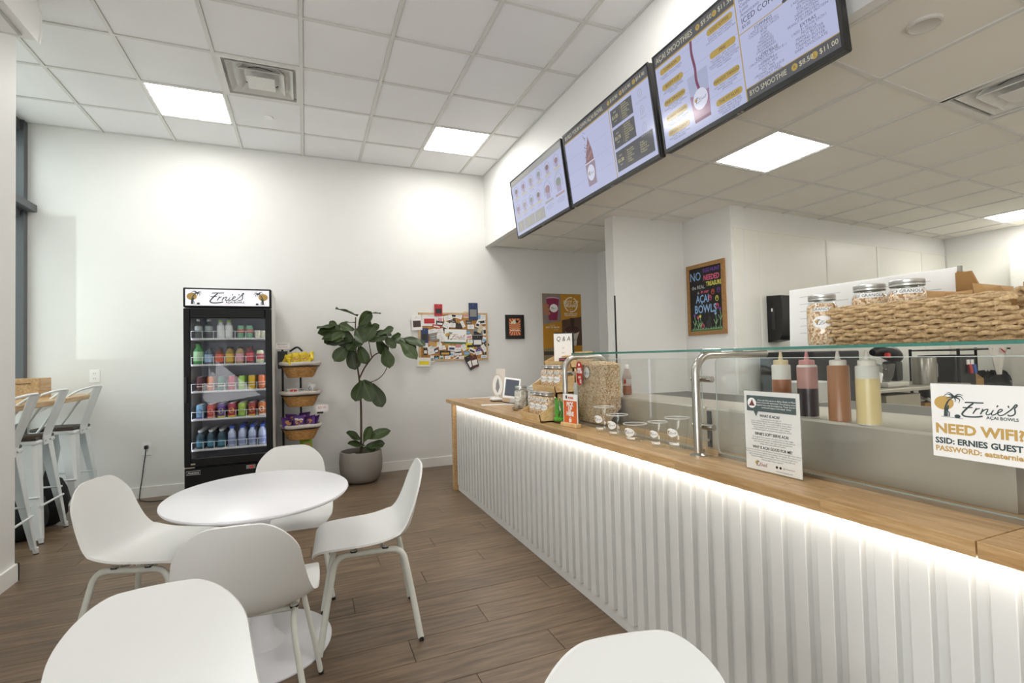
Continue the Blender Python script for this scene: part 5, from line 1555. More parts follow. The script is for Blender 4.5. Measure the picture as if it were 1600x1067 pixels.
# acrylic menu stand
t_ = thing('menu_stand', 'clear stand with a printed what is acai sheet on the counter', 'sign', mtx=frame((1.46, 1.262, ZT), (.02, -1, 0), (.0, 0, 1)))
obj('acrylic_sheet', MB().box(-.112, .112, 0, .281, -.004, -.001).box(-.112, .112, 0, .003, -.06, 0).box(-.112, .112, 0, .281, .0012, .0022), M_ACR, t_)
obj('sheet', MB().box(-.108, .108, .004, .277, -.001, .001), M_PAPER, t_)
M_HEAD = mat('sheet_slate', '#4c5a59', .5)
obj('header_block', MB().rect(-.096, .208, .096, .262, .0026), M_HEAD, t_)
obj('speech_tail', MB().add([(-.068, .208, .0026), (-.050, .208, .0026), (-.058, .190, .0026)], [(2, 1, 0)]), M_HEAD, t_)
obj('round_photo', MB().disc(-.074, .236, .018, .018, .003, 20), M_PAPER, t_)
obj('acai_picture', MB().add([(-.087, .226, .0034), (-.061, .226, .0034), (-.068, .238, .0034), (-.072, .251, .0034), (-.078, .238, .0034)], [(0, 1, 2, 3, 4)]), mat('acai_brown', '#6d3a36', .6), t_)
text('...From the first spoon to Bahia, Brazil, to Miami\nat Ernie\'s, I have felt welcomed. The amazing memories\nI imagined were only the beginning. Thank you for the\ncontinued support and enjoy!  Ernie', .0078, M_PAPER, t_, .022, .235, .003, line=1.05)
text('WHAT IS ACAI?', .0135, M_BLK, t_, -.004, .193, .0026, sx=.85, bold=.0002)
text('It\'s pronounced Ah-sigh-ee!\nAcai is a berry that grows in the Amazon rainforest in\nSouth America. The berry itself is slightly larger than a\nblueberry and has a deep purple hue. Today the acai\nberry is praised for its antioxidant value, making\nit a beloved superfood enjoyed all around the world', .0072, M_GREY, t_, 0, .164, .0026, line=1.02)
text('ERNIE\'S SOFT SERVE ACAI', .0135, M_BLK, t_, 0, .130, .0026, sx=.85, bold=.0002)
text('It\'s organic! Our smooth soft serve acai is 100% vegan,\nnaturally sweet and made in small batches for the texture\nyou love, with organic acai, cane sugar and guarana,\nlemon juice and sunflower lecithin', .0072, M_GREY, t_, .004, .108, .0026, line=1.02)
text('WHY IS ACAI GOOD FOR ME?', .0135, M_BLK, t_, 0, .083, .0026, sx=.85, bold=.0002)
text('Acai berries are loaded with all types of antioxidants that fight free radicals\nthat boost the immune system and promote skin health. Acai berries are\nhigh in healthy fats and low in sugar. That is why acai bowls are a\nfavorite breakfast and energy snack for every day, kids and\nathletes alike. Enjoy together!', .0072, M_GREY, t_, 0, .058, .0026, line=1.05)
logo(t_, -.070, .018, .05, .0026, True, SCRIPT_RED)
for k in range(2):
    obj('social_icon', MB().disc(.017 + .014 * k, .026, .0045, .0045, .0026, 14), M_BLK, t_)
text('@erniesmiami', .0075, M_GREY, t_, .062, .026, .0026); text('www.erniesacai.com', .0075, M_GREY, t_, .045, .013, .0026)

# wifi sign taped to the glass
t_ = thing('wifi_sign', 'white wifi notice with the palm emblem taped to the glass at right', 'sign', mtx=side_frame(1.5295, .6985, 1.0955))
obj('sheet', MB().box(-.1225, .1225, -.0945, .0945, 0, .0008), M_PAPER, t_)
obj('laminate', MB().box(-.127, .127, -.099, .099, -.0008, 0), M_ACR, t_)
logo(t_, -.116, .008, .170, .0014)
text('NEED WIFI?', .034, M_GOLD, t_, -.115, -.022, .0014, align='LEFT', bold=.0013, fit=.177)
text('SSID: ERNIES GUEST', .0205, M_INK, t_, -.1165, -.053, .0014, align='LEFT', bold=.0007, fit=.176)
text('PASSWORD: eataternies', .0185, M_GOLD, t_, -.1165, -.0735, .0014, align='LEFT', bold=.0006, fit=.181)

# register area at the far end
t_ = thing('card_reader', 'small white round-cornered card reader on the counter', 'card reader', (1.66, 4.48, ZT))
obj('body', MB().rbox(-.05, .05, -.05, .05, .008, .034, .012, 3), M_WHITE, t_, 50)
obj('base_ring', MB().rbox(-.045, .045, -.045, .045, 0, .01, .004, 1), M_BLACK, t_)
t_ = thing('customer_display', 'white tilted customer display with a dark screen on the counter', 'tablet', mtx=Matrix.Translation((1.70, 4.18, ZT)) @ Matrix.Rotation(-.35, 4, 'Z'))
fr2 = Matrix.Translation((0, 0, .135)) @ Matrix.Rotation(.15, 4, 'Y') @ Matrix.Rotation(math.radians(62), 4, 'X')
obj('tablet_body', MB().rbox(-.075, .075, -.1, .1, -.008, .008, .007, 2), M_WHITE, t_, 50, mtx=fr2)
obj('screen', MB().box(-.06, .06, -.08, .08, .0082, .0088), mat('dark_screen', '#464d5a', .5), t_, mtx=fr2)
obj('stand', MB().prism_y([(-.02, 0), (.06, 0), (.02, .11), (-.0, .11)], .01, .05), M_WHITE, t_)
obj('cable', MB().tube(catmull([(.03, .0, .04), (.07, -.04, .07), (.09, -.05, .02), (.02, -.06, .005), (-.05, .05, .005), (-.1, .2, .005)], 6), .004, 6), M_BLACK, t_, 60)
t_ = thing('register_tablet', 'large white register tablet seen from behind on the counter', 'tablet', mtx=Matrix.Translation((1.86, 3.98, ZT)) @ Matrix.Rotation(-.3, 4, 'Z'))
fr3 = Matrix.Translation((.02, 0, .19)) @ Matrix.Rotation(math.radians(-35), 4, 'Y')
obj('tablet_body', MB().rbox(-.11, .11, -.15, .15, -.007, .007, .006, 2), M_WHITE, t_, 50, mtx=fr3)
obj('stand', MB().prism_y([(-.03, 0), (.10, 0), (.06, .16), (-.0, .16)], -.05, .05), M_WHITE, t_)
t_ = thing('table_tag', 'round white tag with a grey leaf mark standing behind the card reader', 'tag', mtx=frame((1.73, 4.62, ZT), (.925, -.379, 0), (0, 0, 1)))
obj('plate', MB().disc(0, .14, .052, .105, .0, 26).disc(0, .14, .052, .105, -.003, 26), M_PAPER, t_)
obj('plate_rim', MB().tube([(.052 * math.cos(2 * PI * k / 26), .14 + .105 * math.sin(2 * PI * k / 26), -.0015) for k in range(26)], .003, 6, closed=True), mat('tag_rim', '#cfb9a4', .5), t_)
obj('leaf_mark', MB().add([(-.002, .065, .001), (.02, .12, .001), (.012, .19, .001), (.004, .215, .001), (-.014, .16, .001), (-.02, .11, .001)], [tuple(range(6))]), M_GREY, t_)
obj('back_card', MB().box(-.01, .075, .16, .30, -.008, -.005), mat('card_ivory', '#e6e0d6', .6), t_)
obj('foot', MB().lathe([(0, 0), (.05, 0), (.05, .008), (.03, .014), (.012, .05), (0, .05)], 20), mat('glass_foot', '#cfcac2', .2), t_, 40, mtx=Matrix.Rotation(-PI / 2, 4, 'X'))
for i, (x, y, a, lab) in enumerate(((1.72, 4.96, .1, 'long white paper slip at the far end of the counter'), (1.60, 4.15, -.25, 'long white paper slip in front of the customer display'))):
    t_ = thing('paper_slip', lab, 'paper', (x, y, ZT + .0003), a)
    obj('sheet', MB().box(-.19, .19, -.05, .05, 0, .0012), mat('paper_marbled', '#e9e7e4', .5, noise=(18, .10)), t_)
    for k in range(2):
        obj('printed_line', MB().box(-.1, .06, -.01 + .02 * k, -.006 + .02 * k, .0012, .0015), M_GREY, t_)
for k, (x, y) in enumerate(((1.60, 3.74), (1.68, 3.66))):
    make_jar('treat_jar', ['clear jar of pale treats with a round sticker beside the display', 'clear jar of pale treats behind the other by the crates'][k], .18, .055, VF, .06, None, speckle('pale_treats', ['#d9d5cc', '#c9c4ba', '#e8e4dc', '#b9b3a6'], 60.), loc=(x, y, ZT))
t_ = thing('tong', 'small steel scoop lying at the foot of the treat jars', 'scoop', (1.50, 3.62, ZT))
obj('scoop_bowl', MB().lathe([(0, 0), (.02, .004), (.028, .018), (.028, .026)], 14), M_STEEL, t_, 40)
obj('scoop_handle', MB().tube([(.02, .02, .02), (.06, .07, .03)], .006, 8), M_STEEL, t_, 60)

# ------------------------------------------------------------------ sauces and the pink bottle behind the glass
def squeeze(x, y, liquid, level, lab, r=.0325, h=.182, tip='#e9e4d8', upper=None):
    t_ = thing('squeeze_bottle', lab, 'sauce bottle', (x, y, 1.045), group='squeeze bottles on the topping table')
    b_ = obj('bottle_wall', MB().lathe([(0, 0), (r, 0), (r, h), (r * .9, h + .004), (r * .75, h + .004)], 26), mat('squeeze_' + liquid, liquid, .3, alpha=None, noise=(9, .07)) if level >= 1 else mat('squeeze_clear', '#dcdad2', .3), t_, 40)
    if level < 1:
        obj('sauce', MB().lathe([(r + .0006, .003), (r + .0006, h * level)], 26), mat('sauce_' + liquid, liquid, .3, noise=(9, .1)), b_, 40)
        if upper:
            obj('sauce_smear', MB().lathe([(r + .0005, h * level), (r + .0005, h * .98)], 26), mat('smear_' + upper, upper, .4, noise=(30, .2)), b_, 40)
    cp = obj('screw_cap', MB().lathe([(r * .78, h + .001), (r * .78, h + .019), (r * .7, h + .022), (.008, h + .023)], 22), mat('cap_' + tip, tip, .4), t_, 40)
    obj('nozzle', MB().lathe([(.009, h + .022), (.007, h + .032), (.004, h + .052), (0, h + .053)], 12), mat('cap_' + tip, tip, .4), cp, 50)
squeeze(1.672, 1.392, '#a5643a', .72, 'squeeze bottle two thirds full of brown sauce, first in the row', tip='#d9c9a0')
squeeze(1.676, 1.288, '#3b3338', .56, 'squeeze bottle of dark berry sauce with pink smears', tip='#c88a88', upper='#b98a82')
squeeze(1.662, 1.163, '#a4704a', 1, 'squeeze bottle full of amber honey sauce with a white nozzle')
squeeze(1.653, 1.062, '#e8d39a', .80, 'squeeze bottle of pale yellow sauce nearest the wifi sign')
t_ = thing('drink_bottle', 'small clear bottle with pink drink and white cap on the steel ledge', 'bottle', (1.86, 2.66, 1.031))
obj('bottle_wall', MB().lathe([(0, 0), (.026, 0), (.03, .01), (.027, .06), (.029, .10), (.024, .13), (.015, .15), (.014, .165)], 20), glass('pet_clear', '#efe6e2', .5, .06), t_, 50)
obj('drink', MB().lathe([(0, .003), (.025, .003), (.028, .012), (.0255, .055), (0, .055)], 20), mat('drink_peach', '#c98a70', .3), t_, 50)
obj('bottle_label', MB().lathe([(.0278, .065), (.0294, .10)], 20), mat('drink_label', '#cfc6c2', .5), t_, 50)
obj('red_print', bend(MB().rect(-.018, -.012, -.006, .012, .001).mesh('red_print', mat('sticker_red', '#c23424', .5)), .03), None, t_, mtx=Matrix.Rotation(-.6, 4, 'Z') @ frame((0, -.0295, .083), (1, 0, 0), (0, 0, 1)))
obj('bottle_cap', MB().lathe([(.016, .16), (.016, .185), (.014, .188), (0, .188)], 18), M_WHITE, t_, 40)

# ------------------------------------------------------------------ on the glass shelf: jars, basket, board, bags
ZS = ZT + .4295
make_jar('granola_jar', 'granola jar standing alone left of the wicker basket on the glass shelf', .172, .047, (-.80, -.60), .062, ('GRANOLA', .055), loc=(1.632, 1.188, ZS), strip_low=True)
# wicker basket
BX0, BX1, BY0, BY1 = 1.60, 1.775, .672, 1.165
t_ = thing('wicker_basket', 'long woven wicker basket on the glass shelf', 'basket', ((BX0 + BX1) / 2, (BY0 + BY1) / 2, ZS))
hx_, hy_ = (BX1 - BX0) / 2, (BY1 - BY0) / 2
M_RUSH = wood('rush_strand', '#9a794f', '#d6bb90', (14, 14, 14), 9., .7, .16, bump=.5)
def per(rad, grow, z, n=176):
    pts = []
    a, b = hx_ + grow, hy_ + grow
    r = min(rad, a, b)
    segs = [((a - r), (b - r), 0), (-(a - r), (b - r), 90), (-(a - r), -(b - r), 180), ((a - r), -(b - r), 270)]
    raw = []
    for cx, cy, s0 in segs:
        for k in range(9):
            an = math.radians(s0 + 90 * k / 8)
            raw.append(Vector((cx + r * math.cos(an), cy + r * math.sin(an), z)))
    raw.append(raw[0])
    L = [0]
    for p, q in zip(raw, raw[1:]):
        L.append(L[-1] + (q - p).length)
    out = []
    j = 0
    for i in range(n):
        s_ = L[-1] * i / n
        while L[j + 1] < s_:
            j += 1
        out.append(raw[j].lerp(raw[j + 1], (s_ - L[j]) / max(1e-9, L[j + 1] - L[j])))
    return out, L[-1]
ROWS = 9
for k in range(ROWS):
    z = .008 + .0122 * k
    grow = -.016 * (1 - min(1, k / 3)) ** 2
    base, Ln = per(.05, grow, z)
    N = len(base)
    pts = []
    for i, p in enumerate(base):
        nx = base[(i + 1) % N] - base[i - 1]; nx.normalize()
        out_ = Vector((nx.y, -nx.x, 0))
        w = -.0078 * math.cos(2 * PI * 16 * i / N + PI * (k % 2))
        pts.append(p + out_ * w + Vector((0, 0, .002 * math.sin(2 * PI * 32 * i / N + k * 1.7))))
    if k in (6, 7, 8):       # hand hole in the near end
        keep = [p for p in pts if not (p.y < -hy_ + .028 and abs(p.x) < .062)]
        i0 = next((i for i, p in enumerate(pts) if (p.y < -hy_ + .028 and abs(p.x) < .062)), None)
        i1 = max(i for i, p in enumerate(pts) if (p.y < -hy_ + .028 and abs(p.x) < .062))
        seq = [pts[(i1 + 1 + q) % N] for q in range(N - (i1 - i0 + 1))]
        obj('woven_strand', MB().tube(seq, .0066, 6), M_RUSH, t_, 60)
    else:
        obj('woven_strand', MB().tube(pts, .0066, 6, closed=True), M_RUSH, t_, 60)
base, Ln = per(.05, 0, 0)
for k in range(32):
    p = base[int(len(base) * (k + .5) / 32)]
    if p.y < -hy_ + .028 and abs(p.x) < .062:
        h_ = .074
    else:
        h_ = .112
    obj('stake', MB().tube([(p.x * .80, p.y * .925, .004), (p.x * .95, p.y * .98, .02), (p.x, p.y, .04), (p.x, p.y, h_)], .003, 5), M_RUSH, t_)
for k in range(3):
    b2, _ = per(.05, .003 - .003 * k, .112 + .0045 * k, 120)
    obj('rim_strand', MB().tube([p + Vector((0, 0, .0018 * math.sin(i * .9 + k * 2))) for i, p in enumerate(b2)], .0042, 6, closed=True), M_RUSH, t_, 60)
for k in range(11):
    x = -.055 + .011 * k
    obj('handle_wrap', MB().tube([(x + .0102 * math.cos(a) * .15, -hy_ - .0 + .0125 * math.cos(a), .116 + .0125 * math.sin(a)) for a in [2 * PI * q / 12 for q in range(12)]], .0052, 5, closed=True), M_RUSH, t_, 60)
obj('basket_floor', MB().box(-hx_ + .012, hx_ - .012, -hy_ + .012, hy_ - .012, .002, .006), M_RUSH, t_)
make_jar('granola_jar', 'first granola jar standing inside the wicker basket', .185, .0505, (-.85, -.53), None, ('GF GRANOLA', .075), loc=(1.687, 1.065, ZS + .0065), strip_low=False)
make_jar('granola_jar', 'second granola jar inside the basket, nearer the paper bags', .185, .0505, (-.85, -.53), None, ('GF GRANOLA', .075), loc=(1.687, .955, ZS + .0065), strip_low=False)
M_KRAFT = mat('kraft_paper', '#a47f4e', .8, noise=(20, .12), bump=(40, .3))
for i, (x, y, z, a, b, c_, w_, h_) in enumerate(((1.685, .85, .085, -.35, .1, .35, .095, .13), (1.69, .80, .085, -.3, -.1, .2, .09, .12), (1.685, .745, .09, -.35, .15, .5, .095, .13))):
    t2 = thing('paper_bag', ['brown paper bag next to the jars in the basket', 'brown paper bag in the middle of the basket bags', 'brown paper bag at the handle end of the basket'][i], 'paper bag', mtx=Matrix.Translation((x, y, ZS + z)) @ Euler((PI / 2 + a, b, c_ - 1.1)).to_matrix().to_4x4(), group='brown paper bags in the basket')
    obj('pouch', pillow(w_, h_, .05, 70 + i), M_KRAFT, t2, 40)
    obj('clear_window', MB().rect(-w_ * .3, -h_ * .1, w_ * .3, h_ * .2, .027), M_ACR, t2)
# white board with laminated sheets
t2 = thing('sheet_board', 'leaning white board of laminated sheets behind the basket', 'board', mtx=frame((1.915, 1.24, ZS), (.03, -1, 0), (.04, 0, 1)))
obj('board', MB().rbox(-.30, .30, 0, .242, -.006, 0, .002, 1), M_WHITE, t2)
for k in range(2):
    obj('sheet', MB().box(-.29 + .30 * k, -.005 + .30 * k, .008, .235, 0, .001), M_PAPER, t2)
    for q_ in range(6):
        obj('printed_line', MB().rect(-.25 + .30 * k, .205 - .03 * q_, -.08 + .30 * k + .03 * (q_ % 2), .2075 - .03 * q_, .0014), mat('faint_ink', '#c9c9cc', .6), t2)
obj('edge_clip', MB().box(.295, .304, 0, .244, -.008, .004), M_STEEL, t2)
t2 = thing('cardboard_tray', 'torn brown cardboard carton behind the basket bags', 'carton', (1.87, .86, ZS))
M_CARD = mat('cardboard', '#9a7343', .85, noise=(10, .08))
obj('flap', MB().prism_x([(-.10, 0), (.06, 0), (.06, .215), (.02, .215), (.005, .175), (-.03, .15), (-.10, .145)], -.004, .004), M_CARD, t2)
obj('side_flap', MB().box(.004, .05, .055, .06, 0, .22), M_CARD, t2)
obj('front_flap', MB().box(.004, .05, -.10, -.095, 0, .165), M_CARD, t2)
# ------------------------------------------------------------------ menu screens on the bulkhead
def lit(n, c, k=.58):
    m = mat('screen_' + n, '#050505', .12, emit=(c, k))
    m.cycles.emission_sampling = 'NONE'      # dim print: found by bounces, not worth sampling as lamps
    return m
E_LAV = lit('lavender', '#b9bede'); E_LAV2 = lit('lavender_pale', '#c6cae6'); E_GREY = lit('slate', '#5c5c60'); E_GOLD = lit('gold', '#b49a52')
E_TXT = lit('text', '#6b6d80'); E_CREAM = lit('cream', '#cfc9ae'); E_WINE = lit('wine', '#7d4a62'); E_WINE2 = lit('wine_pale', '#a07d94'); E_LINE = lit('line', '#a9afd2'); E_WHT = lit('white', '#d6d8ea'); E_BROWN = lit('brown', '#85706f'); E_DK = lit('dark', '#4a4a55'); E_PALE = lit('pale_grey', '#a5a5a3'); E_PGOLD = lit('pale_gold', '#c3bb8e'); E_FAINT = lit('faint', '#9b9fbe')
def tv(y_left, lab, bz=.012):
    W, Hh = 1.085, .575
    top = Vector((1.925, y_left, 3.035)); bot = Vector((2.0, y_left, 2.468))
    v = (top - bot).normalized()
    u = Vector((0, -1, 0))
    M = frame(bot, u, v)
    t = thing('menu_screen', lab, 'screen', mtx=M, group='menu screens on the bulkhead')
    H_ = (top - bot).length
    obj('casing', MB().rbox(0, W, 0, H_, -.045, -.006, .006, 1), M_BLACK, t)
    bzl = mat('screen_bezel', '#1b1b1d', .3)
    obj('bezel', MB().box(0, W, 0, .022, -.006, .004).box(0, W, H_ - .012, H_, -.006, .004).box(0, .012, .022, H_ - .012, -.006, .004).box(W - .012, W, .022, H_ - .012, -.006, .004), bzl, t)
    obj('display', MB().box(.012, W - .012, .022, H_ - .012, -.005, 0), E_LAV, t)
    obj('mount_arm', MB().box(W * .45, W * .55, H_ * .35, H_ * .75, -.17 + .06, -.045), M_DARKMETAL, t)
    obj('mount_plate', MB().box(W * .35, W * .65, H_ * .5, H_ * .58, -.14, -.10), M_DARKMETAL, t)
    for k in range(2):
        obj('indicator', MB().box(W * (.49 + .02 * k), W * (.50 + .02 * k), -.004, 0, -.02, -.006), M_STEEL, t)
    return t, W, H_
class Pg:
    def __init__(s, t, W, H):
        s.t, s.W, s.H = t, W, H
    def x(s, u): return .012 + u * (s.W - .024)
    def y(s, v): return .022 + v * (s.H - .034)
    def rect(s, name, u0, v0, u1, v1, m, z=.0006):
        return obj(name, MB().rect(s.x(u0), s.y(v0), s.x(u1), s.y(v1), z), m, s.t)
    def txt(s, body, u, v, size, m, z=.0014, **k):
        return text(body, size, m, s.t, s.x(u), s.y(v), z, **k)
    def disc(s, name, u, v, rx, ry, m, z=.001, n=20):
        return obj(name, MB().disc(s.x(u), s.y(v), rx, ry, z, n), m, s.t)
    def pill(s, u0, u1, v, h, m, word, size):
        x0, x1, y = s.x(u0), s.x(u1), s.y(v)
        r = h / 2
        pts = [(x1 - r + r * math.cos(a), y + r * math.sin(a), .001) for a in [-PI / 2 + PI * k / 8 for k in range(9)]] + [(x0 + r + r * math.cos(a), y + r * math.sin(a), .001) for a in [PI / 2 + PI * k / 8 for k in range(9)]]
        o = obj('item_bar', MB().add(pts, [tuple(range(len(pts)))]), m, s.t)
        text(word, size, E_DK, s.t, (x0 + x1) / 2, y, .0016)

# third screen: smoothies
t, W, H_ = tv(2.395, 'menu screen listing smoothies, nearest of the three')
p = Pg(t, W, H_)
for k in range(4):
    p.rect('plank_line', 0, .22 + .2 * k, .56, .224 + .2 * k, E_LINE, .0004)
p.rect('header_band', 0, .885, .56, 1, E_GREY); p.rect('gold_rule', 0, .87, .56, .885, E_GOLD)
p.txt('A\u00c7AI SMOOTHIES', .015, .943, .042, E_CREAM, align='LEFT', fit=.30)
p.disc('size_badge', .335, .943, .015, .015, E_GOLD); p.txt('R', .335, .943, .018, E_DK); p.txt('$9.50', .357, .943, .034, E_CREAM, align='LEFT')
p.disc('size_badge', .445, .943, .015, .015, E_GOLD); p.txt('L', .445, .943, .018, E_DK); p.txt('$11.50', .467, .943, .034, E_CREAM, align='LEFT')
LEFT = [('TORRADA', 'ACAI BERRY, MANGO, BANANA,\nPINEAPPLE, COCONUT MILK', .78), ('BEL\u00c9M CUP', 'ACAI BERRY, BLUEBERRIES,\nSTRAWBERRIES, RASPBERRIES,\nAPPLE JUICE', .61), ('PINK DRAGON', 'PITAYA, BLUEBERRIES,\nBANANA, OAT MILK, PINEAPPLE,\nCOCONUT MILK', .44), ('BLUEBERRY SUNSHINE', 'ACAI BLUEBERRIES,\nPINEAPPLE, ORANGE, BANANA,\nPINEAPPLE, APPLE JUICE', .28), ('GREEN GIANT', 'PINEAPPLE, MANGO,\nAPPLE JUICE, COCONUT MILK,\nKALE, SPIRULINA', .12)]
for nme, ing, v in LEFT:
    p.pill(.035, .20, v + .02, .034, E_GOLD, nme, .023 if len(nme) < 14 else .0155)
    p.txt(ing, .118, v - .045, .0125, E_TXT, line=.95)
RIGHT = [('LOST GYPSIE', 'ACAI BERRY, STRAWBERRIES,\nBANANA, PEANUT BUTTER,\nCHOCOLATE, AND CASHEW MILK', .80), ('PB&J', 'ACAI BERRY, HEMP, BANANA,\nCRANBERRIES, APPLE JUICE,\nCASHEW MILK, PROTEIN POWDER,\nCHOCOLATE, PEANUT BUTTER,\nDARK CHERRIES', .58), ('MANGO TANGO', 'ACAI, MANGO, STRAWBERRY,\nBANANA, COLLAGEN,\nAPPLE JUICE', .32), ('THE FIT ELVIS', 'CACAO, WHEY PROTEIN,\nBANANA, PEANUT BUTTER,\nCHOCOLATE COCONUT,\nGREENS IN THE CUP', .125)]
for nme, ing, v in RIGHT:
    p.pill(.385, .545, v + .015, .034, E_GOLD, nme, .0215)
    p.txt(ing, .465, v - .035 - .011 * ing.count('\n'), .0125, E_TXT, line=.95)
# smoothie cup and pour
cupx = p.x(.29)
obj('cup_picture', MB().add([(cupx - .075, p.y(.55), .001), (cupx + .075, p.y(.55), .001), (cupx + .06, p.y(.08), .001), (cupx - .055, p.y(.08), .001)], [(3, 2, 1, 0)]), lit('cup_glass', '#aab0cc'), t)
obj('smoothie_picture', MB().add([(cupx - .068, p.y(.36), .0014), (cupx - .02, p.y(.33), .0014), (cupx + .069, p.y(.34), .0014), (cupx + .06, p.y(.08), .0014), (cupx - .055, p.y(.08), .0014)], [(4, 3, 2, 1, 0)]), E_WINE2, t)
obj('cup_foot', MB().rect(cupx - .055, p.y(.08), cupx + .06, p.y(.11), .0017), E_WINE, t)
obj('pour_stream', MB().ribbon(catmull([(cupx - .012, p.y(.87), 0), (cupx - .016, p.y(.75), 0), (cupx - .006, p.y(.6), 0), (cupx - .008, p.y(.48), 0), (cupx + .006, p.y(.36), 0)], 5), .017, .0018), E_WINE, t)
obj('cup_emblem_disc', MB().disc(cupx + .004, p.y(.285), .052, .055, .002, 26), E_WHT, t)
LOGO_T = LOGO.copy(); LOGO_T.materials.clear(); LOGO_T.materials.append(E_TXT)
SUN_T = SUN.copy(); SUN_T.materials.clear(); SUN_T.materials.append(E_GOLD)
def tvlogo(x, y, w):
    s = w / 8.7
    obj('emblem_print', LOGO_T, None, t, mtx=T(x + 3.1 * s, y, .0026, s)); obj('emblem_sun', SUN_T, None, t, mtx=T(x + 3.1 * s, y, .0023, s))
tvlogo(cupx - .04, p.y(.26), .086)
# right half
p.rect('gold_rule', .56, 0, .5655, 1, E_GOLD, .0008)
p.rect('gold_rule', .5655, .585, 1, .593, E_GOLD, .0008)
p.txt('Mocha\nCappuccino\nLatte\nAmericano', .585, .80, .024, E_TXT, align='LEFT', line=.9)
p.txt('ICED COFFEE', .585, .685, .037, E_DK, align='LEFT'); p.txt('$5.00', .585, .635, .022, E_DK, align='LEFT')
p.txt('ESPRESSO BAR', .585, .935, .037, E_DK, align='LEFT')
for k, (u, v, r) in enumerate(((.80, .60, .012), (.815, .655, .013), (.835, .635, .014), (.86, .665, .019), (.79, .64, .008))):
    obj('coffee_bean', MB().disc(0, 0, r, r * .7, 0, 12), E_DK, t, mtx=T(p.x(u), p.y(v), .0016, 1, .4 * k))
p.txt('TOPPINGS', .69, .558, .021, E_DK); p.txt('( ADD $1.50 FOR EACH )\nCHOOSE UP TO 2 FRUITS', .69, .52, .0145, E_TXT, line=.9)
p.rect('thin_rule', .62, .498, .76, .4995, E_FAINT, .0008)
p.txt('ACAI\nKIWI\nGRAPES\nPINEAPPLE\nRASPBERRIES\nBLUEBERRIES\nSTRAWBERRIES\nMANGO', .69, .405, .0155, E_TXT, line=.88)
p.txt('LIQUID BASE', .69, .30, .021, E_DK); p.txt('( EACH ADDITIONAL ADD $1 )\nCHOOSE 1', .69, .262, .0145, E_TXT, line=.9)
p.rect('thin_rule', .62, .24, .76, .2415, E_FAINT, .0008)
p.txt('CASHEW MILK\nALMOND MILK\nOAT MILK\nORGANIC APPLE JUICE\nCOCONUT MILK\nCOCONUT WATER', .69, .172, .0155, E_TXT, line=.88)
p.txt('MIX INS', .885, .558, .021, E_DK); p.txt('( ADD $1.50 EACH )', .885, .527, .0145, E_TXT)
p.txt('SPIRULINA\nBEE POLLEN\nCOLLAGEN\nHEMP PROTEIN\nWHEY PROTEIN\nPEANUT BUTTER PROTEIN', .885, .437, .0155, E_TXT, line=.9)
p.txt('EXTRAS', .885, .33, .021, E_DK); p.txt('( ADD $1.50 FOR EACH )', .885, .30, .0145, E_TXT)
p.rect('thin_rule', .82, .285, .95, .2865, E_FAINT, .0008)
p.txt('NUTELLA\nPEANUT BUTTER\nALMOND BUTTER\nCASHEW BUTTER\nDARK CHOCOLATE', .885, .215, .0165, E_TXT, line=.9)
p.rect('footer_band', .5655, 0, 1, .105, E_GREY); p.rect('gold_rule', .5655, .105, 1, .112, E_GOLD)
p.txt('BYO SMOOTHIE', .578, .055, .034, E_CREAM, align='LEFT', fit=.20)
p.disc('size_badge', .805, .055, .015, .015, E_GOLD); p.txt('R', .805, .055, .018, E_DK); p.txt('$8.50', .825, .055, .030, E_CREAM, align='LEFT')
p.disc('size_badge', .893, .055, .015, .015, E_GOLD); p.txt('L', .893, .055, .018, E_DK); p.txt('$11.00', .913, .055, .030, E_CREAM, align='LEFT')

# second screen: build your own bowl
t, W, H_ = tv(3.522, 'menu screen with an acai bowl picture, middle of the three')
p = Pg(t, W, H_)
for k in range(4):
    p.rect('plank_line', 0, .22 + .2 * k, .56, .224 + .2 * k, E_LINE, .0004)
p.rect('header_band', 0, .885, 1, 1, E_GREY); p.rect('gold_rule', 0, .87, 1, .885, E_GOLD)
p.txt('BUILD YOUR OWN A\u00c7AI BOWL', .02, .943, .042, E_CREAM, align='LEFT', sx=.9)
for k, (u, a, b) in enumerate(((.60, 'S', '$10.90'), (.735, 'M', '$13.90'), (.87, 'L', '$14.90'))):
    p.disc('size_badge', u, .943, .015, .015, E_GOLD); p.txt(a, u, .943, .018, E_DK); p.txt(b, u + .02, .943, .032, E_CREAM, align='LEFT')
cx = p.x(.30)
obj('acai_swirl', MB().add([(cx - .05, p.y(.42), .001), (cx + .06, p.y(.42), .001), (cx + .05, p.y(.55), .001), (cx + .025, p.y(.68), .001), (cx + .012, p.y(.76), .001), (cx - .004, p.y(.66), .001), (cx - .035, p.y(.55), .001)], [tuple(range(7))]), lit('acai', '#8f6f74'), t)
for k in range(4):
    obj('swirl_highlight', MB().ribbon([(cx - .03 + .006 * k, p.y(.46 + .06 * k)), (cx + .01, p.y(.50 + .06 * k)), (cx + .045 - .008 * k, p.y(.54 + .05 * k))], .007, .0014), E_BROWN if k % 2 else lit('swirl_pale', '#b89a9c'), t)
obj('cup_picture', MB().add([(cx - .062, p.y(.41), .0014), (cx + .068, p.y(.41), .0014), (cx + .058, p.y(.10), .0014), (cx - .052, p.y(.10), .0014)], [(3, 2, 1, 0)]), lit('bowl_cup', '#9a8a98'), t)
obj('cup_lip', MB().ribbon([(cx - .064, p.y(.41)), (cx + .07, p.y(.415))], .008, .0018), E_WHT, t)
obj('cup_emblem_disc', MB().disc(cx, p.y(.27), .048, .058, .0018, 24), E_WHT, t)
tvlogo(cx - .04, p.y(.245), .08)
r = random.Random(2)
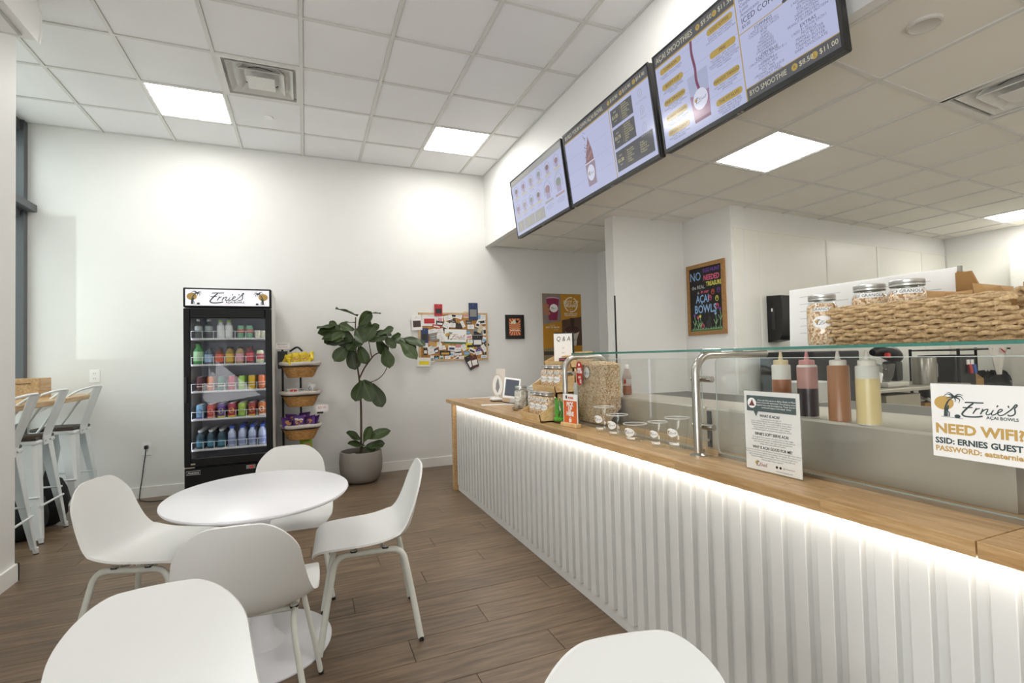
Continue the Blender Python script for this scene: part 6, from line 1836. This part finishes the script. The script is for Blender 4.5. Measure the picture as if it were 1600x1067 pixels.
for k in range(22):
    obj('granola_crumb', MB().disc(cx - .04 + r.uniform(-.02, .025), p.y(r.uniform(.42, .84)), r.uniform(.003, .006), r.uniform(.003, .006), .0022, 6), E_BROWN, t)
p.rect('gold_rule', .585, 0, .592, .87, E_GOLD, .0008)
for v0, v1, u1, pr_, lst in ((.62, .83, .83, '$1.25', 'Bananas\nBlueberries\nStrawberries\nPineapple\nMango Kiwi\nGranola\nCoconut'), (.345, .585, .83, '$1.75', 'Strawberry\nChia seeds\nHoney Nuts\nPeanut Butter\nAlmond Butter\nNutella\nHemp\nFlax'), (.06, .31, .975, '$1.50', 'Bee pollen\nCacao Nibs\nCashew\nGoji Berry\nHemp\nCollagen')):
    p.rect('price_box', .605, v0, u1, v1, E_GREY)
    p.txt('ADD', .65, (v0 + v1) / 2 + .06, .014, E_CREAM); p.txt(pr_, .65, (v0 + v1) / 2, .030, E_PGOLD, bold=.0008); p.txt('each', .65, (v0 + v1) / 2 - .05, .014, E_CREAM)
    p.rect('thin_rule', .705, v0 + .02, .7065, v1 - .02, E_GOLD, .0012)
    p.txt(lst, .72, (v0 + v1) / 2, .0165, E_PGOLD, align='LEFT', line=.9)
p.txt('Mango\nRaspberry\nKiwi Fruit\nDragon fruit\nPineapple', .85, .185, .0165, E_PGOLD, align='LEFT', line=.9)
for v, w_ in ((.76, 'GLUTEN FREE'), (.565, 'VEGAN'), (.37, 'NON-GMO')):
    obj('diet_icon', MB().ribbon(catmull([(p.x(.91) - .012, p.y(v) - .018, 0), (p.x(.91) - .018, p.y(v) + .01, 0), (p.x(.91), p.y(v) + .034, 0), (p.x(.91) + .018, p.y(v) + .01, 0), (p.x(.91) + .012, p.y(v) - .018, 0)], 4), .003, .001).ribbon([(p.x(.91), p.y(v) - .022), (p.x(.91), p.y(v) + .02)], .003, .001), E_PALE, t)
    p.txt(w_, .91, v - .075, .0165, E_PALE)

# first screen: bowl gallery
t, W, H_ = tv(4.645, 'menu screen with rows of small bowls, farthest of the three')
p = Pg(t, W, H_)
p.rect('header_band', 0, .90, 1, 1, E_PALE)
p.txt('SPECIALTY A\u00c7AI BOWLS', .02, .95, .036, E_CREAM, align='LEFT')
def bowl(u, v, s, m):
    x, y = p.x(u), p.y(v)
    obj('bowl_ring', MB().tube([(x + .045 * s * math.cos(a), y + .055 * s * math.sin(a), .001) for a in [-.4 + (PI + .8) * k / 16 for k in range(17)]], .0016, 4), E_PALE, t)
    obj('bowl_picture', MB().add([(x - .03 * s, y, .001), (x + .03 * s, y, .001), (x + .022 * s, y - .045 * s, .001), (x - .022 * s, y - .045 * s, .001)], [(3, 2, 1, 0)]), lit('bowl_lilac', '#a9a2bd'), t)
    obj('bowl_topping', MB().disc(x, y + .008 * s, .03 * s, .022 * s, .0016, 12), m, t)
r = random.Random(9)
tops = [E_BROWN, lit('top_red', '#9a8088'), lit('top_tan', '#a39a90'), lit('top_green', '#8d9590')]
for k in range(6):
    bowl(.10 + .16 * k, .76, 1., tops[k % 4]); p.rect('name_strip', .045 + .16 * k, .645, .155 + .16 * k, .668, E_PGOLD)
    p.txt('ACAI, BANANA,\nGRANOLA, HONEY', .10 + .16 * k, .61, .011, E_FAINT, line=.9)
for k in range(4):
    bowl(.09 + .145 * k, .45, 1., tops[(k + 1) % 4]); p.rect('name_strip', .035 + .145 * k, .335, .145 + .145 * k, .358, E_PGOLD)
    p.txt('ACAI, BERRIES,\nCOCONUT, CHIA', .09 + .145 * k, .30, .011, E_FAINT, line=.9)
for k in range(2):
    bowl(.70 + .19 * k, .43, 1.5, tops[(k + 2) % 4 if k else 1]); p.rect('name_strip', .625 + .19 * k, .245, .775 + .19 * k, .278, E_PALE if not k else lit('strip_rose', '#a9959b'))
    p.txt('S $9.50   M $12\nACAI, GRANOLA, BANANA\nCACAO, HONEY, ALMOND\nCOCONUT FLAKES', .70 + .19 * k, .175, .012, E_FAINT, line=1.)
for k, (a, b) in enumerate(((.03, .17), (.18, .40), (.41, .60))):
    p.rect('price_box', a, .05, b, .235, E_PALE)
    p.txt('GRANOLA\nALMONDS\nHONEY\nCHIA', (a + b) / 2, .14, .015, E_PGOLD, line=.95)
# bracket end visible past the nearest screen
t = thing('screen_bracket', 'black wall bracket beside the nearest menu screen', 'bracket', (XS - .02, 1.30, 2.70))
obj('rail', MB().box(-.018, .019, -.03, .0, .02, .30), M_DARKMETAL, t)
obj('rail_cap', MB().box(-.03, .019, -.05, -.03, .02, .30), M_BLACK, t)

# ------------------------------------------------------------------ chalkboard on the side wall
t = thing('chalkboard', 'wood-framed chalkboard with colourful lettering on the side wall', 'chalkboard', mtx=side_frame(3.77, 3.97, 1.82))
cw, ch = .26, .365
for b in ((-cw, cw, ch - .04, ch), (-cw, cw, -ch, -ch + .04), (-cw, -cw + .04, -ch + .04, ch - .04), (cw - .04, cw, -ch + .04, ch - .04)):
    obj('frame_rail', MB().box(*b, 0, .022), M_OAKFRAME, t)
obj('slate', MB().box(-cw + .04, cw - .04, -ch + .04, ch - .04, .002, .012), mat('slate_black', '#1b1a1a', .7, noise=(9, .15)), t)
def chalk(n, c):
    return mat('chalk_' + n, c, .9, noise=(90, .12))
CB, CP, CR, CYE, CW, CPU, CG = chalk('blue', '#8fb4de'), chalk('pink', '#e0688a'), chalk('red', '#e0604e'), chalk('yellow', '#e2e06a'), chalk('white', '#c9c9c9'), chalk('purple', '#7a4aa8'), chalk('green', '#9fd096')
Z_ = .013
text('NO', .125, CB, t, -.135, .235, Z_, sx=.8); text('EGG HUNT', .052, CPU, t, .085, .285, Z_, sx=.85, bold=.001); text('NEEDED', .075, CP, t, .085, .21, Z_, sx=.75, bold=.0015)
text('the REAL', .055, CW, t, -.10, .125, Z_, sx=.85); text('TREASURE', .062, CYE, t, .115, .145, Z_, sx=.72, bold=.0015)
text('is', .045, CW, t, -.10, .07, Z_); text('in our', .045, CP, t, -.01, .075, Z_, bold=.001)
text('A\u00c7AI', .11, CB, t, -.045, .0, Z_, sx=.72, bold=.002); text('BOWLS', .115, CB, t, -.01, -.105, Z_, sx=.78, bold=.002)
for k, (x, y, m_) in enumerate(((.10, .06, CR), (.175, .07, CPU), (.06, .005, CP), (.15, -.01, CYE), (.15, -.085, CP), (-.05, -.275, CP))):
    q = MB().tube([(x + .018 * math.cos(2 * PI * i / 14), y + .026 * math.sin(2 * PI * i / 14), Z_) for i in range(14)], .0025, 4, closed=True)
    q.ribbon([(x - .016, y), (x + .016, y + .004)], .004, Z_).ribbon([(x - .013, y + .012), (x + .013, y + .014)], .004, Z_)
    obj('egg_drawing', q, m_, t)
for k, (x, m_, y) in enumerate(((-.165, CPU, -.165), (-.115, CP, -.19), (-.085, CYE, -.18), (.125, CB, -.165), (.185, CPU, -.125))):
    obj('flower_stem', MB().ribbon([(x, y), (x + .01, y - .06), (x - .004, -.295)], .005, Z_).ribbon([(x - .025, y - .05), (x + .002, y - .10)], .005, Z_).ribbon([(x + .03, y - .05), (x + .004, y - .10)], .005, Z_), CG, t)
    obj('flower_head', MB().add([(x - .016, y + .025, Z_), (x - .012, y - .005, Z_), (x + .012, y - .005, Z_), (x + .016, y + .025, Z_), (x + .007, y + .012, Z_), (x, y + .028, Z_), (x - .007, y + .012, Z_)], [tuple(range(7))]), m_, t)
g_ = MB()
for k in range(36):
    x = -.205 + .0115 * k
    g_.add([(x - .005, -.322, Z_), (x + .006, -.322, Z_), (x + .002, -.295 + .008 * (k % 3), Z_)], [(0, 1, 2)])
obj('grass_drawing', g_.rect(-.212, -.324, .212, -.31, Z_), CG, t)
obj('rabbit_drawing', MB().disc(.03, -.26, .035, .045, Z_, 14).disc(.045, -.20, .02, .022, Z_, 12), mat('chalk_dim', '#3a3a3c', .9), t)

# black dispenser on the kitchen wall
t = thing('towel_dispenser', 'black paper towel dispenser on the kitchen wall', 'dispenser', (4.31, kw(4.31) - .006, 1.36))
obj('casing', MB().prism_x([(0, 0), (-.14, .02), (-.17, .08), (-.18, .40), (-.16, .45), (0, .46)], -.08, .10), M_BLACK, t, 25)
obj('window_strip', MB().box(-.083, -.0795, -.10, -.05, .12, .34), mat('smoked_plastic', '#2b2b2d', .1), t)
obj('key_light', MB().box(-.0845, -.082, -.075, -.06, .30, .33), M_WHITE, t)

# ------------------------------------------------------------------ kitchen things seen through the glass
M_SS = mat('kitchen_steel', '#9a9890', .3, .8)
t = thing('kitchen_worktable', 'steel worktable along the kitchen rear wall', 'table', (5.35, 3.28, 0))
obj('table_top', MB().rbox(-.75, .75, -.36, .36, .875, .905, .004, 1), mat('table_steel_pale', '#b4b0a2', .35, .3), t)
obj('lower_shelf', MB().box(-.72, .72, -.33, .33, .44, .46), M_SS, t)
obj('back_board', MB().box(-.72, .72, .30, .31, .46, .87), mat('shelf_board_brown', '#6a6254', .7), t)  # plain board in one grey-brown tone
for sx in (-1, 1):
    for sy in (-1, 1):
        obj('leg', MB().tube([(sx * .7, sy * .32, 0), (sx * .7, sy * .32, .875)], .02, 10), M_SS, t, 60)
t = thing('cardboard_box', 'brown cardboard box on the lower shelf of the steel worktable', 'box', (5.62, 3.08, .4605))
obj('carton', MB().box(-.17, .14, -.1, .16, 0, .28), M_CARD, t)
obj('printed_block', MB().rect(-.1, .03, -.02, .11, 0), M_BLK, t, mtx=wall_frame(.02, -.101, 0))
obj('printed_line', MB().rect(.0, .06, .06, .066, 0).rect(.0, .08, .06, .086, 0), M_BLK, t, mtx=wall_frame(.02, -.101, 0))
obj('plastic_liner', MB().grid([[(-.15 + .28 * i / 6, -.08 + .22 * j / 6, .282 + .05 * random.random()) for j in range(7)] for i in range(7)]), mat('clear_bag', '#b9b7b0', .3), t)
t = thing('storage_box', 'pale carton stacked left of the brown box under the worktable', 'box', (5.12, 3.12, .4605))
obj('carton', MB().box(-.25, .25, -.16, .12, 0, .2).box(-.25, .25, -.15, .12, .205, .38), mat('carton_pale', '#a59e8c', .7, noise=(5, .08)), t)
text('PECAN SYRUP', .05, M_GREY, t, 0, 0, 0).matrix_local = wall_frame(-.02, -.162, .07)
t = thing('steel_canister', 'steel canister at the right end of the worktable', 'canister', (5.72, 3.12, .9055))
obj('body', MB().lathe([(0, 0), (.1, 0), (.1, .26), (.092, .27), (0, .275)], 24), mat('canister_steel', '#8f8b82', .3, .6), t, 40)
obj('handle', MB().tube([(.1, -.02, .06), (.14, -.04, .07), (.14, -.04, .2), (.1, -.02, .21)], .008, 8), M_SS, t, 60)
t = thing('stand_mixer', 'black tilted mixer head with a clear bowl on the worktable', 'mixer', (5.15, 3.15, .9055))
obj('base', MB().rbox(-.14, .18, -.12, .12, 0, .05, .015, 2), mat('mixer_grey', '#cfcbc0', .4), t, 40)
obj('column', MB().rbox(.08, .18, -.07, .07, .05, .24, .02, 2), mat('mixer_black', '#1d1e20', .35), t, 40)
obj('head', MB().tube(catmull([(.22, 0, .27), (.12, 0, .31), (-.02, 0, .34), (-.16, 0, .33)], 5), [.05, .058, .066, .07, .072, .075, .075, .072, .07, .066, .062, .058, .05, .045, .04, .03], 14), mat('mixer_black', '#1d1e20', .35), t, 60)
obj('bowl', MB().lathe([(0, 0), (.07, 0), (.1, .05), (.12, .15), (.122, .17)], 24, (-.05, 0, .05)), glass('mixer_bowl', '#d9dcdc', .6, .12), t, 50)
obj('knob', MB().tube([(-.06, -.09, .30), (-.06, -.06, .30)], .025, 14), mat('knob_red', '#c23a30', .4), t)
t = thing('jug', 'pale plastic jug on the worktable behind the yellow sauce bottle', 'jug', (4.80, 3.12, .9055))
obj('body', MB().lathe([(0, 0), (.08, 0), (.085, .02), (.085, .18), (.05, .24), (.04, .26)], 20), mat('jug_plastic', '#c5c6c4', .4), t, 40)
obj('handle', MB().tube(catmull([(.08, 0, .2), (.13, 0, .19), (.13, 0, .08), (.083, 0, .06)], 5), .01, 8), mat('jug_plastic', '#c5c6c4', .4), t, 60)
obj('cloth_corner', MB().add([(-.09, -.09, .1), (.1, -.1, .05), (.12, -.1, .13), (.0, -.095, .2)], [(0, 1, 2, 3)]), M_PAPER, t)
t = thing('black_appliance', 'tall black kitchen appliance behind the sauce bottles', 'appliance', (4.29, 3.28, 0))
obj('cabinet', MB().rbox(-.29, .29, -.28, .28, .05, 1.262, .012, 2), mat('appliance_black', '#1c1c1e', .4), t)
obj('door_panel', MB().box(-.25, .25, -.292, -.28, .25, 1.0), mat('appliance_dark', '#26262a', .25), t)
obj('handle', MB().tube([(-.22, -.30, .55), (-.22, -.31, .9)], .012, 8), M_SS, t, 60)
obj('plinth', MB().box(-.27, .27, -.26, .26, 0, .05), M_BLACK, t)
t = thing('steel_tub', 'white tub beside the black appliance', 'tub', (3.80, 2.92, .0))
obj('body', MB().lathe([(0, .02), (.14, .02), (.15, .05), (.17, 1.0), (.18, 1.02)], 26), mat('tub_white', '#cfd0cc', .5), t, 40)
obj('base', MB().lathe([(0, 0), (.15, 0), (.15, .02), (0, .02)], 24), M_BLACK, t)
# wire shelf unit with black gear
t = thing('wire_shelf', 'dark wire shelving unit at the right of the kitchen', 'shelving', (6.75, 3.25, 0))
for sx in (-.62, .62):
    for sy in (-.22, .22):
        obj('post', MB().tube([(sx, sy, 0), (sx, sy, 1.25)], .014, 8), M_DARKMETAL, t, 60)
for z in (.12, .72, 1.24):
    obj('shelf', MB().box(-.62, .62, -.22, .22, z - .012, z), M_DARKMETAL, t)
    for k in range(7):
        obj('wire', MB().tube([(-.62, -.22 + .073 * k, z + .003), (.62, -.22 + .073 * k, z + .003)], .003, 5), M_SS, t)
t = thing('coffee_machine', 'black coffee machine with small red and blue taps on the wire shelf', 'coffee machine', (6.28, 3.2, .724))
obj('body', MB().rbox(-.17, .17, -.16, .2, 0, .46, .01, 1), mat('appliance_black', '#1c1c1e', .4), t)
for k, c_ in enumerate(('#b9332e', '#3a5fb0')):
    obj('tap', MB().tube([(.02 + .07 * k, -.18, .36), (.02 + .07 * k, -.19, .27)], .018, 10), mat('tap_' + c_, c_, .4), t)
    obj('tap_card', MB().box(.0 + .07 * k, .05 + .07 * k, -.168, -.161, .36, .41), M_PAPER, t)
t = thing('wooden_box', 'upright pale wooden box on the kitchen wire shelf', 'box', (6.62, 3.2, .724))
obj('side_board', MB().prism_x([(-.1, 0), (.12, 0), (.12, .30), (.02, .30), (-.1, .20)], -.09, .09), wood('box_ply', '#a8854f', '#c2a06a', (4, 4, 10), 6., .6, .05), t)
obj('lid_edge', MB().box(-.095, .095, .02, .12, .30, .31), M_OAKFRAME, t)
t = thing('black_bag', 'slumped black bag beside the wooden box on the wire shelf', 'bag', (7.0, 3.2, .724))
rows = [[(.26 * math.cos(2 * PI * k / 18) * max(.03, math.sin(PI * a / 9)) ** .5, .18 * math.sin(2 * PI * k / 18) * max(.03, math.sin(PI * a / 9)) ** .5, .13 * (1 - math.cos(PI * a / 9)) + .02 * math.sin(3 * k)) for k in range(18)] for a in range(10)]
obj('bag_body', MB().grid(rows, True), MBAG, t, 60)
obj('strap', MB().tube(catmull([(-.2, -.1, .2), (-.05, -.16, .27), (.15, -.12, .2)], 5), .012, 6), MBAG, t, 60)
t = thing('foil_pack', 'crumpled silver foil pack on a purple tin on the wire shelf', 'foil', (7.08, 2.99, .724))
rr = random.Random(8)
obj('foil', MB().grid([[(-.09 + .18 * i / 6, -.06 + .12 * j / 6, .13 + .05 * rr.random() - .03 * abs(i - 3) / 3) for j in range(7)] for i in range(7)]), mat('foil', '#c9ccd0', .2, .9), t)
obj('tin', MB().lathe([(0, 0), (.06, 0), (.06, .12), (0, .12)], 18), mat('tin_purple', '#2c2a4a', .4), t, 40)
t = thing('hanging_cloth', 'white cloth with a red stripe hanging from the wire shelf', 'cloth', (6.82, 3.02, 0))
rows = []
for i in range(9):
    k = i / 8
    w = .17 * (1 - .85 * k ** 1.4) + .012
    rows.append([(-w + 2 * w * j / 10 + .02 * k, -.012 * math.sin(j * 1.5 + i * .5), 1.262 - .30 * k) for j in range(11)])
bm_ = MB().grid(rows)
obj('cloth', bm_, mat('cloth_white', '#d5d0c8', .9), t, 80)
obj('red_stripe', MB().ribbon([(.02, 1.235), (.10, 1.195)], .02), mat('stripe_red', '#b53a34', .8), t, mtx=frame((.0, -.02, 0), (1, 0, 0), (0, 0, 1)))
t = thing('white_cabinet', 'white kitchen cabinet with a framed door at the right', 'cabinet', (7.35, 2.72, 0))
obj('body', MB().box(-.42, .42, -.24, .24, .05, 1.27), mat('cabinet_white', '#d9d8d0', .5), t)
obj('plinth', MB().box(-.4, .4, -.22, .22, 0, .05), M_BLACK, t)
dd = obj('door', MB().box(-.38, -.30, -.262, -.24, .1, 1.12).box(.30, .38, -.262, -.24, .1, 1.12).box(-.30, .30, -.262, -.24, 1.04, 1.12).box(-.30, .30, -.262, -.24, .1, .18), mat('cabinet_white', '#d9d8d0', .5), t)
obj('door_panel', MB().box(-.30, .30, -.252, -.24, .18, 1.04), mat('cabinet_panel', '#c3c2b8', .4), dd)
obj('handle', MB().box(-.36, -.33, -.275, -.262, .9, 1.1), M_BLACK, dd)
# wall cabinet high on the right wall
t = thing('wall_cabinet', 'white wall cupboard in the far right corner of the kitchen', 'cupboard', (7.62, 2.55, 1.75))
obj('body', MB().box(-.17, .17, -.7, .6, 0, .62), mat('cabinet_white', '#d9d8d0', .5), t)
obj('door', MB().box(-.185, -.17, -.69, -.05, .01, .61), mat('cabinet_white', '#d9d8d0', .5), t)
obj('door', MB().box(-.185, -.17, -.045, .59, .01, .61), mat('cabinet_white', '#d9d8d0', .5), t)
